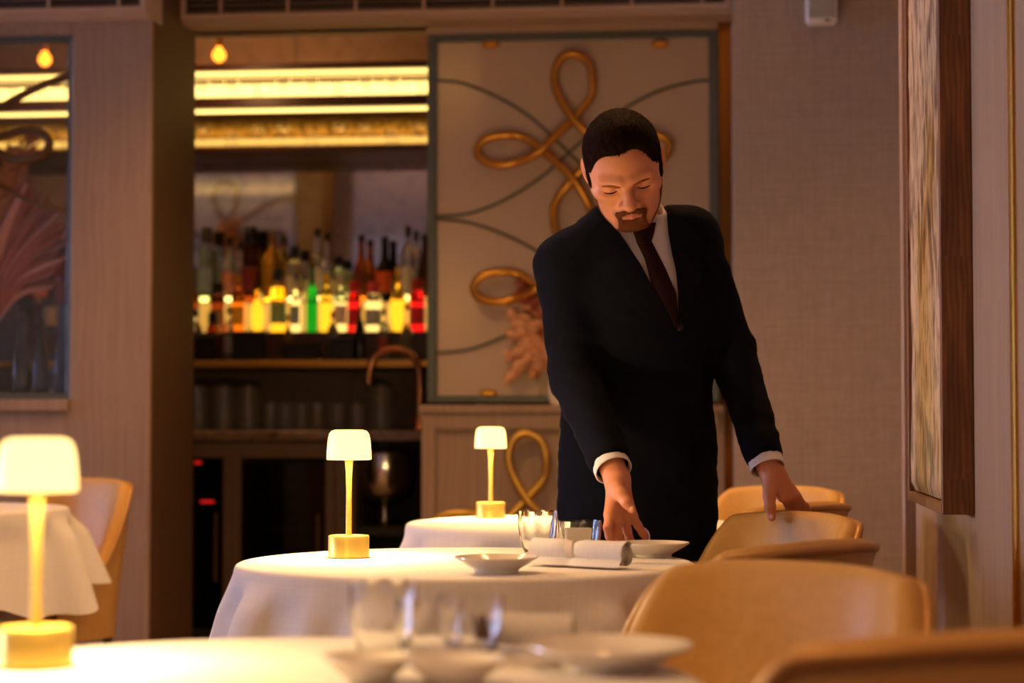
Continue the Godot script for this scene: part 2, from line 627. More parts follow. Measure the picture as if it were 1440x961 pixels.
func build_partition() -> void:
	var xo0 := onz(265, 400, ZP).x
	var xo1 := onz(602, 400, ZP).x
	var xg1 := onz(1011, 400, ZP).x
	# pilaster on the left with the window opening
	var xr := onz(212, 400, ZL).x
	var xl := onz(98, 400, ZL).x
	var sill := onz(60, 562, ZL).y
	var head := onz(60, 48, ZL).y
	struct(span(Vector3(xl, 0, ZL - 0.10), Vector3(xr, 2.75, ZL), 0.006), "wall_pilaster", M.lacquer)
	struct(span(Vector3(-12.0, 0, ZL - 0.10), Vector3(xl, sill - 0.045, ZL), 0.004), "wall_left_lower", M.lacquer)
	struct(span(Vector3(-12.0, head, ZL - 0.10), Vector3(xl, 2.75, ZL), 0.004), "wall_left_upper", M.lacquer)
	struct(span(Vector3(xl - 1.1, sill - 0.045, ZL - 0.10), Vector3(xl, sill, ZL + 0.02), 0.004), "trim_4", M.lacquer)
	struct(span(Vector3(-12.0, sill - 0.045, ZL - 0.09), Vector3(xl - 1.1, head, ZL - 0.005), 0.004), "wall_left_middle", M.lacquer)
	struct(span(Vector3(-4.9, 0, ZB), Vector3(-4.75, CEIL, ZL - 0.1)), "wall_bar_side", M.lacquer_dark)
	# return of the pilaster towards the bar
	struct(span(Vector3(xr - 0.06, 0, ZP), Vector3(xr + 0.004, 2.75, ZL - 0.012), 0.004), "wall_return", M.bronze_panel)
	struct(span(Vector3(xr - 0.055, 0, ZL - 0.012), Vector3(xr + 0.002, 2.75, ZL - 0.102), 0.002), "trim_5", M.brass_mirror)
	# glazed screen with metal frame on the left opening
	leaded_screen_left(xl, sill, head)
	# soffits with air grilles
	soffit(-12.0, xr + 0.01, ZL + 0.08, ZL, 2.52)
	soffit(onz(250, 20, ZP + 0.2).x, 0.045, ZP + 0.2, ZP, 2.585)
	struct(span(Vector3(-4.75, 2.70, ZP - 0.15), Vector3(0.05, CEIL, ZP)), "wall_over_bar", M.soffit)
	struct(span(Vector3(xr - 0.05, 2.585, ZP - 0.02), Vector3(xo1, 2.72, ZP + 0.05), 0.003), "trim_6", M.soffit)
	grille(-2.9, xr + 0.005, ZL + 0.082, 2.555, 2.80, 3, "slatted air grille over the left pilaster and window")
	grille(onz(255, 20, ZP + 0.2).x, 0.04, ZP + 0.202, 2.62, 2.86, 8, "long slatted air grille above the bar opening and glass screen")
	# glass screen
	var y0 := onz(800, 566, ZP).y
	var y1 := onz(800, 46, ZP).y
	var o := thing("glass_screen", "frosted glass screen in a blue-grey metal frame with curved lead lines behind the man", "glass screen", Vector3((xo1 + xg1) * 0.5, y0, ZP))
	var w := xg1 - xo1
	var h := y1 - y0
	var ft := 0.036
	put(box(Vector3(-w * 0.5 + ft * 0.5, h * 0.5, 0), Vector3(ft, h, 0.05), 0.004), "frame_side", M.frame_grey, o)
	put(box(Vector3(w * 0.5 - ft * 0.5, h * 0.5, 0), Vector3(ft, h, 0.05), 0.004), "frame_side", M.frame_grey, o)
	put(box(Vector3(0, h - ft * 0.4, 0), Vector3(w - ft * 2, ft * 0.8, 0.05), 0.004), "frame_top", M.frame_grey, o)
	put(box(Vector3(0, ft * 0.3, 0), Vector3(w - ft * 2, ft * 0.6, 0.05), 0.004), "frame_bottom", M.frame_grey, o)
	put(box(Vector3(0, h * 0.5, -0.005), Vector3(w - ft * 2, h - ft * 1.4, 0.008), 0.001), "glass_pane", M.frosted, o)
	var lines := [
		[[612, 113], [650, 117], [700, 137], [750, 168], [800, 215], [850, 262], [920, 305], [1003, 318]],
		[[612, 304], [660, 300], [710, 281], [760, 250], [800, 215], [850, 172], [910, 135], [960, 118], [1003, 112]],
		[[612, 308], [660, 313], [710, 330], [760, 357], [810, 400], [870, 440], [1003, 500]],
		[[612, 496], [660, 491], [715, 470], [770, 435], [810, 400], [870, 355], [930, 325], [1003, 310]]]
	for L in lines:
		var pts := []
		for p in L:
			pts.append(onz(p[0], p[1], ZP + 0.004) - o.position)
		put(tube(spline(pts, 5), 0.0095, 8, false, 0.6), "lead_line", M.lead, o)
	for p in [[690, 62], [928, 62], [687, 553]]:
		var q := onz(p[0], p[1], ZP + 0.01) - o.position
		put(box(q, Vector3(0.062, 0.03, 0.03), 0.008), "brass_clip", M.brass, o)
	var ca := onz(806, 210, ZP + 0.045)
	tag(put(clover(Vector3.ZERO, 7.95 / FOC, 0.0165), "brass_knot", M.gold_paint), "looped brass knot ornament on the upper glass screen behind the man's head", "ornament", "looped brass knots").position = ca
	tag(put(clover(Vector3.ZERO, 7.95 / FOC, 0.0165, true), "brass_knot", M.gold_paint), "looped brass knot ornament on the glass screen beside the man's shoulder", "ornament", "looped brass knots").position = onz(801, 404, ZP + 0.045)
	# panelled wall under the glass
	var zc := ZP + 0.1
	var xc0 := onz(589, 650, zc).x
	var top := onz(700, 570, zc).y
	struct(span(Vector3(xc0 + 0.01, 0, ZP - 0.1), Vector3(xg1 + 0.02, top - 0.03, zc - 0.02), 0.004), "wall_dado", M.lacquer)
	struct(span(Vector3(xc0, top - 0.032, ZP - 0.1), Vector3(xg1 + 0.02, top, zc + 0.012), 0.005), "trim_7", M.lacquer)
	var px0 := onz(612, 650, zc).x
	var tr := onz(700, 604, zc).y
	struct(span(Vector3(xc0 + 0.01, 0, zc - 0.02), Vector3(px0, top - 0.032, zc), 0.003), "trim_8", M.lacquer)
	struct(span(Vector3(px0, tr, zc - 0.02), Vector3(xg1, top - 0.032, zc), 0.003), "trim_9", M.lacquer)
	tag(put(clover(Vector3.ZERO, 7.75 / FOC, 0.0165), "brass_knot", M.brass_satin), "looped brass knot ornament on the panelled wall behind the far table lamp", "ornament", "looped brass knots").position = onz(741, 744, zc + 0.02)
	# niche behind the frosted glass and the mirror-brass reveal at its right end
	struct(span(Vector3(xo1 + 0.16, y0 - 0.05, ZP - 0.30), Vector3(0.05, y1 + 0.1, ZP - 0.26), 0.003), "wall_niche", M.niche)
	struct(span(Vector3(xg1, 0, ZP - 0.2), Vector3(0.05, 2.72, ZP + 0.02), 0.003), "trim_10", M.brass_mirror)
	struct(span(Vector3(xo1 - 0.006, 2.55, ZP - 0.03), Vector3(xg1, 2.72, ZP + 0.02), 0.003), "trim_11", M.soffit)

func soffit(x0: float, x1: float, zf: float, zb: float, y: float) -> void:
	struct(span(Vector3(x0, y, zb - 0.1), Vector3(x1, CEIL, zf), 0.006), "ceiling_soffit", M.soffit)

func grille(x0: float, x1: float, z: float, y0: float, y1: float, bars: int, txt: String) -> void:
	var o := thing("air_grille", txt, "air vent", Vector3((x0 + x1) * 0.5, y0, z))
	var w := x1 - x0
	var h := y1 - y0
	put(box(Vector3(0, h * 0.5, 0.002), Vector3(w - 0.02, h, 0.004), 0.001), "dark_backing", M.dark, o)
	put(box(Vector3(0, -0.012, 0.012), Vector3(w, 0.024, 0.026), 0.003), "frame_bottom", M.soffit, o)
	put(box(Vector3(0, h + 0.012, 0.012), Vector3(w, 0.024, 0.026), 0.003), "frame_top", M.soffit, o)
	for g in [-1, 1]:
		put(box(Vector3(g * (w * 0.5 - 0.011), h * 0.5, 0.012), Vector3(0.022, h, 0.026), 0.003), "frame_side", M.soffit, o)
	var bar := box(Vector3(0, h * 0.5, 0.012), Vector3(0.012, h, 0.012), 0.002)
	for k in bars:
		put(bar, "vertical_bar", M.soffit, o).position.x = -w * 0.5 + w * (k + 0.6) / bars
	var slat := box(Vector3.ZERO, Vector3(w - 0.04, 0.006, 0.014), 0.001)
	var n := int(h / 0.022)
	for k in n:
		var s := put(slat, "slat", M.lacquer_dark, o)
		s.position = Vector3(0, (k + 0.5) * h / n, 0.008)
		s.rotation.x = 0.5

func leaded_screen_left(xl: float, sill: float, head: float) -> void:
	var w := 1.1
	var h := head - sill
	var o := thing("glass_screen", "clear glazed screen with dark metal frame left of the pilaster", "glass screen", Vector3(xl - w * 0.5, sill, ZL - 0.05))
	put(box(Vector3(w * 0.5 - 0.012, h * 0.5, 0), Vector3(0.024, h, 0.04), 0.003), "frame_side", M.frame_grey, o)
	put(box(Vector3(-w * 0.5 + 0.012, h * 0.5, 0), Vector3(0.024, h, 0.04), 0.003), "frame_side", M.frame_grey, o)
	put(box(Vector3(0, 0.012, 0), Vector3(w - 0.048, 0.024, 0.04), 0.003), "frame_bottom", M.frame_grey, o)
	put(box(Vector3(0, h - 0.012, 0), Vector3(w - 0.048, 0.024, 0.04), 0.003), "frame_top", M.frame_grey, o)
	put(box(Vector3(0, h * 0.5, 0), Vector3(w - 0.048, h - 0.048, 0.006), 0.001), "glass_pane", M.pane, o)
	for L in [[[-60, 210], [-30, 175], [0, 152], [35, 132], [65, 118], [97, 107]], [[-60, 250], [0, 262], [45, 285], [97, 300]]]:
		var pts := []
		for p in L:
			pts.append(onz(p[0], p[1], ZL - 0.04) - o.position)
		put(tube(spline(pts, 5), 0.009 if L[0][1] == 250 else 0.015, 8), "lead_line", M.bronze_panel, o)  # dark metal tone puts the silhouette into the colour
	tag(put(clover(Vector3.ZERO, 7.3 / FOC, 0.0165), "brass_knot", M.bronze_panel), "looped brass knot darkened as silhouette on the left glazed screen behind the dried fronds", "ornament", "looped brass knots").position = onz(-56, 205, ZL - 0.02)  # knot given a darker metal to imitate its backlit silhouette

# ------------------------------------------------------------------ the bar
func strip_light(p: Vector3, size: Vector2, rot: Vector3, e: float, c: Color, parent: Node) -> void:
	var l := AreaLight3D.new()
	l.name = "strip_glow"
	l.area_size = size
	l.light_color = c
	l.light_energy = e
	l.shadow_enabled = true
	parent.add_child(l)
	l.position = p
	l.rotation_degrees = rot

func build_bar() -> void:
	var x0 := -4.6
	var x1 := onz(612, 400, ZP).x + 0.1
	var cx := (x0 + x1) * 0.5
	var w := x1 - x0
	var hy := func(py: float, z: float) -> float: return onz(430, py, z).y
	# mirror on the back wall
	var sh: float = hy.call(509.0, -8.95)
	tag(put(span(Vector3(x0, sh + 0.02, ZB), Vector3(x1, 2.98, ZB + 0.012), 0.002), "bar_mirror", M.mirror), "large foxed mirror on the back wall behind the bottles", "mirror")
	# lit shelves near the ceiling
	var zf := -8.86
	var o := thing("display_shelf", "high walnut display shelf with glowing light strips above the bottles", "shelf", Vector3(cx, 0, 0))
	var ya: float = hy.call(88.0, zf)
	var yb: float = hy.call(97.0, zf)
	var yc: float = hy.call(135.0, zf)
	var yd: float = hy.call(150.0, zf)
	var ye: float = hy.call(205.0, zf)
	var yf: float = hy.call(213.0, zf)
	var zc := (zf + ZB + 0.012) * 0.5
	var dz := zf - (ZB + 0.012)
	put(box(Vector3(0, (ya + yb) * 0.5, zc), Vector3(w, ya - yb, dz), 0.003), "shelf_board", M.walnut, o)
	put(box(Vector3(0, (yc + yd) * 0.5, zc), Vector3(w, yc - yd, dz), 0.003), "shelf_board", M.walnut, o)
	put(box(Vector3(0, (ye + yf) * 0.5, zc), Vector3(w, ye - yf, dz), 0.003), "shelf_board", M.walnut, o)
	put(box(Vector3(0, (yb + yf) * 0.5, ZB + 0.02), Vector3(w - 0.01, yb - yf - 0.01, 0.01), 0.002), "gilded_back", M.gold_mirror, o)
	var l0 := onz(430, 117, ZB + 0.08).y
	var l1 := onz(430, 134, ZB + 0.08).y
	put(box(Vector3(0, (l0 + l1) * 0.5, ZB + 0.07), Vector3(w - 0.04, l0 - l1, 0.03), 0.006), "led_strip", M.led, o)
	var l2 := onz(430, 194, ZB + 0.05).y
	var l3 := onz(430, 203, ZB + 0.05).y
	put(box(Vector3(0, (l2 + l3) * 0.5, ZB + 0.045), Vector3(w - 0.04, l2 - l3, 0.02), 0.004), "led_strip", M.led_glint, o)  # added glowing strip in place of glints in the glass bases
	put(box(Vector3(0, yd - 0.010, zf - 0.04), Vector3(w - 0.04, 0.016, 0.02), 0.004), "led_strip", M.led, o)
	put(box(Vector3(0, yb - 0.008, zf - 0.04), Vector3(w - 0.04, 0.012, 0.02), 0.004), "led_strip", M.led, o)
	var gold := Color(1.0, 0.80, 0.42)
	strip_light(Vector3(0, (l0 + l1) * 0.5, ZB + 0.10), Vector2(w - 0.1, 0.04), Vector3(0, 180, 0), 0.30, gold, o)
	strip_light(Vector3(0, yd - 0.02, zf - 0.05), Vector2(w - 0.1, 0.02), Vector3(-90, 0, 0), 0.22, gold, o)
	# glasses on the two shelves
	var goblet := lathe([Vector2(0, 0), Vector2(0.032, 0), Vector2(0.033, 0.003), Vector2(0.006, 0.008), Vector2(0.005, 0.05), Vector2(0.022, 0.062), Vector2(0.036, 0.085), Vector2(0.034, 0.12), Vector2(0.0325, 0.12), Vector2(0.034, 0.087), Vector2(0.02, 0.066), Vector2(0, 0.062)], 18)
	var tumbler := lathe([Vector2(0, 0), Vector2(0.028, 0), Vector2(0.03, 0.004), Vector2(0.036, 0.085), Vector2(0.034, 0.085), Vector2(0.028, 0.012), Vector2(0, 0.012)], 18)
	var n := 0
	for row in 2:
		n = 0
		var yy := yc if row == 0 else ye
		for k in 16:
			var px := 20.0 + k * 38.0 + rng.randf_range(-2, 2)
			var p := onz(px, 140, -8.98 - 0.05 * (k % 2))
			p.y = yy
			if p.x > x1 - 0.05 or (px > 100 and px < 255):
				continue
			var g := put(goblet if (k + row) % 3 else tumbler, "stemmed_glass" if (k + row) % 3 else "tumbler", M.pane)
			tag(g, "small clear glass on the %s lit shelf, %s from the left" % [["upper", "lower"][row], ORD[n]], "glass", "glasses on the %s lit shelf" % ["upper", "lower"][row])
			g.position = p
			n += 1
	# stepped bottle shelf with glowing risers
	var zs := -8.72
	o = thing("bottle_shelf", "brass-edged stepped bottle shelf with glowing risers along the bar mirror", "shelf", Vector3(cx, 0, 0))
	var s1: float = hy.call(468.0, -8.95)
	var s2: float = hy.call(425.0, -9.08)
	put(box(Vector3(0, sh - 0.018, (zs + ZB) * 0.5), Vector3(w, 0.036, zs - ZB), 0.004), "shelf_board", M.walnut, o)
	put(box(Vector3(0, sh - 0.016, zs + 0.006), Vector3(w, 0.030, 0.010), 0.002), "brass_edge", M.brass, o)
	put(span(Vector3(-w * 0.5, sh, -9.03), Vector3(w * 0.5, s1, -8.88), 0.003), "lower_step", M.walnut, o)
	put(span(Vector3(-w * 0.5, sh, ZB + 0.014), Vector3(w * 0.5, s2, -9.032), 0.003), "upper_step", M.walnut, o)
	var rx := onz(262, 450, -9.0).x - cx
	put(span(Vector3(rx, s1 + 0.006, -9.03), Vector3(w * 0.5 - 0.02, s2 - 0.006, -9.02), 0.002), "led_riser", M.led_riser, o)
	put(span(Vector3(rx, s2 + 0.004, ZB + 0.014), Vector3(w * 0.5 - 0.02, s2 + 0.05, ZB + 0.024), 0.002), "led_strip", M.led_riser, o)
	strip_light(Vector3((rx + w * 0.5) * 0.5, (s1 + s2) * 0.5, -9.015), Vector2(w * 0.5 - rx - 0.06, s2 - s1 - 0.02), Vector3(0, 180, 0), 0.10, Color(1.0, 0.86, 0.5), o)
	strip_light(Vector3((rx + w * 0.5) * 0.5, s2 + 0.027, ZB + 0.03), Vector2(w * 0.5 - rx - 0.06, 0.04), Vector3(0, 180, 0), 0.08, Color(1.0, 0.86, 0.5), o)
	for q in [[308, 78, "glowing amber pendant bulb in the bar above the lit shelves"], [63, 84, "glowing amber pendant bulb seen through the left screen"]]:
		var bp := onz(q[0], q[1], -8.45)
		var po := thing("pendant_lamp", q[2], "lamp", bp, 0.0, "amber pendants in the bar")
		put(lathe([Vector2(0, -0.03), Vector2(0.012, -0.028), Vector2(0.026, -0.014), Vector2(0.03, 0.0), Vector2(0.026, 0.016), Vector2(0.014, 0.03), Vector2(0.011, 0.04), Vector2(0, 0.04)], 24), "bulb", M.amber, po)
		put(lathe([Vector2(0, 0.038), Vector2(0.014, 0.038), Vector2(0.015, 0.075), Vector2(0.004, 0.082), Vector2(0, 0.082)], 16), "socket", M.brass, po)
		put(lathe([Vector2(0, 0.08), Vector2(0.003, 0.08), Vector2(0.003, CEIL - bp.y), Vector2(0, CEIL - bp.y)], 8), "cord", M.black, po)
		var l := OmniLight3D.new()
		l.name = "glow"
		l.light_color = Color(1.0, 0.74, 0.48)
		l.light_energy = 0.14
		l.light_size = 0.025
		l.omni_range = 12.0
		l.omni_attenuation = 2.0
		l.shadow_enabled = true
		po.add_child(l)
	bottles(sh, s1, s2)
	under_counter(x0, x1, sh)

func build_bottle(px: float, top: float, zz: float, base_h: float, wpx: float, style: int, glass: Color, cap: Color, lab: Color, say: String) -> void:
	var b := onz(px, 460, zz)
	var t := onz(px, top, zz)
	var sc := -zz / FOC
	var r := wpx * 0.5 * sc
	var h := t.y - base_h
	var o := thing("liquor_bottle", say, "bottle", Vector3(b.x, base_h, zz), rng.randf_range(-0.3, 0.3), "bottles on the bar shelf")
	var prof: Array
	var capy := 0.86
	match style:
		0: prof = [[0, 0], [0.94, 0], [1, 0.02], [1, 0.58], [0.85, 0.67], [0.42, 0.75], [0.34, 0.80], [0.34, 0.9], [0, 0.9]]
		1: prof = [[0, 0], [0.7, 0], [0.85, 0.03], [1, 0.3], [0.92, 0.48], [0.55, 0.62], [0.30, 0.70], [0.28, 0.9], [0, 0.9]]
		2: prof = [[0, 0], [0.95, 0], [1, 0.02], [1, 0.64], [0.9, 0.70], [0.4, 0.73], [0.38, 0.8], [0.38, 0.9], [0, 0.9]]; capy = 0.8
		3: prof = [[0, 0], [0.9, 0], [1, 0.03], [1, 0.42], [0.8, 0.55], [0.45, 0.66], [0.38, 0.8], [0.36, 0.92], [0, 0.92]]; capy = 0.9
		_: prof = [[0, 0], [0.9, 0], [1, 0.04], [0.95, 0.5], [1, 0.66], [0.8, 0.76], [0.5, 0.78], [0.5, 0.9], [0, 0.9]]; capy = 0.78
	var pp := []
	var neck := 0.0
	for q in prof:
		pp.append(Vector2(q[0] * r, q[1] * h))
	neck = pp[pp.size() - 2].x
	var gm: Material
	var key := "bottle_" + glass.to_html()
	if not M.has(key):
		if glass.get_luminance() < 0.06:
			M[key] = mat(glass, 0.12)
		else:
			M[key] = glassy(glass, 0.06)
	gm = M[key]
	put(lathe(pp, 20), "glass_body", gm, o)
	var cr := neck * (1.5 if style == 2 or style == 4 else 1.15)
	var ckey := "cap_" + cap.to_html()
	if not M.has(ckey):
		M[ckey] = mat(cap, 0.35)
	put(lathe([Vector2(0, capy * h), Vector2(cr, capy * h), Vector2(cr * 1.03, capy * h + 0.004), Vector2(cr, h - 0.004), Vector2(cr * 0.9, h), Vector2(0, h)], 16), "cap", M[ckey], o)
	if lab.a > 0.0:
		var lkey := "label_" + lab.to_html()
		if not M.has(lkey):
			var lm := mat(lab, 0.6)
			lm.backlight_enabled = true
			lm.backlight = Color(0.5, 0.5, 0.5)
			M[lkey] = lm
		var st := tool()
		var rows := []
		for i in 2:
			var row := PackedVector3Array()
			for j in 13:
				var a := -1.15 + 2.3 * j / 12
				row.append(Vector3(sin(a) * (r + 0.0012), h * (0.14 if i == 0 else 0.46), cos(a) * (r + 0.0012)))
			rows.append(row)
		grid(st, rows, false, 0)
		put(done(st), "paper_label", M[lkey], o)

func bottles(sh: float, s1: float, s2: float) -> void:
	var no := Color(0, 0, 0, 0)
	var clr := Color(0.95, 0.95, 0.92)
	var amber := Color(0.85, 0.45, 0.12)
	var brown := Color(0.45, 0.18, 0.07)
	var yel := Color(0.98, 0.80, 0.30)
	var grn := Color(0.05, 0.55, 0.18)
	var pale := Color(0.80, 0.90, 0.80)
	var blk := Color(0.03, 0.02, 0.02)
	var red := Color(0.85, 0.10, 0.18)
	# column, top row, width, shape, glass, cap, label, wording
	var back := [
		[266, 345, 20, 0, clr, blk, Color(0.9, 0.88, 0.82), "clear bottle with black cap at the left end of the top step"],
		[290, 320, 27, 2, pale, Color(0.25, 0.2, 0.15), Color(0.55, 0.62, 0.72), "broad pale green bottle with dark stopper and silver label"],
		[322, 334, 22, 0, clr, blk, Color(0.85, 0.45, 0.35), "clear bottle with black cap and salmon label"],
		[352, 319, 25, 4, brown, blk, Color(0.5, 0.12, 0.08), "brown bottle with round black stopper"],
		[383, 326, 32, 0, yel, Color(0.45, 0.32, 0.2), no, "tall yellow bottle with round shoulders"],
		[414, 346, 24, 2, clr, blk, Color(0.85, 0.8, 0.65), "clear bottle with square black stopper"],
		[446, 322, 22, 3, clr, blk, Color(0.92, 0.9, 0.88), "clear bottle with black cap and white label by the grey reflection"],
		[476, 361, 24, 2, pale, blk, Color(0.85, 0.8, 0.6), "short pale bottle with black stopper behind the pink one"],
		[508, 331, 24, 3, amber, Color(0.12, 0.06, 0.04), Color(0.35, 0.1, 0.06), "amber bottle with dark cap and long neck"],
		[541, 333, 26, 3, blk, blk, Color(0.95, 0.42, 0.10), "black bottle with long neck and orange label"],
		[574, 318, 22, 0, clr, Color(0.2, 0.12, 0.08), Color(0.9, 0.9, 0.9), "clear bottle with dark cap and silver neck"],
		[597, 330, 22, 3, brown, blk, no, "dark brown bottle beside the glass screen frame"],
		[20, 345, 24, 0, brown, blk, no, "dark bottle on the top step behind the dried fronds"],
		[58, 352, 24, 3, clr, blk, Color(0.95, 0.45, 0.12), "clear bottle with orange label behind the dried fronds"],
		[84, 338, 24, 2, amber, blk, no, "amber bottle on the top step near the left screen frame"]]
	for b in back:
		build_bottle(b[0], b[1], -9.12, s2, b[2], b[3], b[4], b[5], b[6], b[7] + " on the bar")
	var mid := [
		[272, 392, 18, 0, amber, blk, Color(0.9, 0.85, 0.6), "amber bottle with cream label on the middle step"],
		[306, 398, 22, 4, brown, blk, Color(0.75, 0.5, 0.2), "squat brown bottle with tan label"],
		[335, 388, 20, 0, amber, Color(0.7, 0.5, 0.1), Color(0.98, 0.75, 0.15), "amber bottle with bright yellow label"],
		[362, 396, 20, 1, yel, blk, no, "rounded yellow decanter bottle"],
		[391, 378, 24, 2, yel, Color(0.1, 0.1, 0.1), Color(0.05, 0.55, 0.50), "yellow bottle with turquoise label"],
		[416, 386, 16, 3, clr, Color(0.2, 0.2, 0.6), Color(0.35, 0.25, 0.45), "slim clear bottle with violet label"],
		[439, 362, 17, 3, grn, Color(0.45, 0.34, 0.1), no, "slim bright green bottle with gold cap"],
		[459, 384, 20, 0, yel, Color(0.98, 0.8, 0.1), no, "yellow bottle with yellow cap beside the green one"],
		[479, 386, 18, 0, clr, Color(0.9, 0.85, 0.8), Color(0.95, 0.75, 0.7), "clear bottle with pale pink label"],
		[498, 396, 20, 4, red, Color(0.8, 0.1, 0.15), Color(0.85, 0.10, 0.25), "squat crimson bottle with red cap"],
		[525, 398, 24, 4, clr, Color(0.9, 0.3, 0.3), Color(0.55, 0.48, 0.65), "squat bottle with lilac label"],
		[560, 376, 26, 1, yel, Color(0.98, 0.8, 0.35), no, "pear-shaped yellow bottle with cream stopper"],
		[587, 392, 24, 4, red, Color(0.7, 0.2, 0.1), Color(0.9, 0.2, 0.3), "squat red bottle at the right end of the middle step"],
		[35, 392, 22, 3, blk, blk, no, "black bottle on the middle step behind the dried fronds"],
		[72, 388, 22, 3, brown, blk, Color(0.85, 0.8, 0.7), "brown bottle with pale label behind the dried fronds"]]
	for b in mid:
		build_bottle(b[0], b[1], -8.955, s1, b[2], b[3], b[4], b[5], b[6], b[7] + " on the bar")
	var front := [
		[276, 436, 18, 0, clr, blk, no, "small clear bottle on the front step at the left end"],
		[300, 440, 20, 4, amber, blk, no, "small amber jar bottle on the front step"],
		[322, 432, 15, 0, clr, blk, Color(0.5, 0.45, 0.5), "slim clear bottle with grey label on the front step"],
		[405, 442, 16, 1, yel, Color(0.8, 0.7, 0.3), no, "small yellow bottle on the front step"],
		[468, 438, 16, 0, clr, Color(0.8, 0.4, 0.3), no, "small clear bottle with rust cap on the front step"],
		[506, 430, 14, 0, blk, Color(0.8, 0.1, 0.15), no, "slim dark bottle with red cap on the front step"],
		[540, 434, 15, 0, clr, blk, Color(0.6, 0.1, 0.12), "slim bottle with dark red label on the front step"],
		[572, 428, 18, 3, clr, blk, no, "slim clear bottle beside the tap on the front step"]]
	for b in front:
		build_bottle(b[0], b[1], -8.825, sh, b[2], b[3], b[4], b[5], b[6], b[7] + " on the bar")
	for b in [[284, 472, 40, "low black box at the left end of the bottle shelf"], [352, 466, 46, "wide black box in the middle of the bottle shelf"], [425, 482, 52, "long low black tray box below the green bottle"], [482, 476, 34, "small black box right of the green bottle"]]:
		var p := onz(b[0], 470, -8.765)
		var hgt: float = onz(b[0], b[1], -8.765).y - sh
		var wid: float = b[2] * 8.9 / FOC
		var o := thing("storage_box", b[3], "box", Vector3(p.x, sh, -8.765), 0.0, "black boxes on the bottle shelf")
		put(box(Vector3(0, hgt * 0.42, 0), Vector3(wid, hgt * 0.84, 0.05), 0.004), "box_body", M.black, o)
		put(box(Vector3(0, hgt * 0.92, 0), Vector3(wid + 0.006, hgt * 0.16, 0.056), 0.004), "lid", M.dark, o)

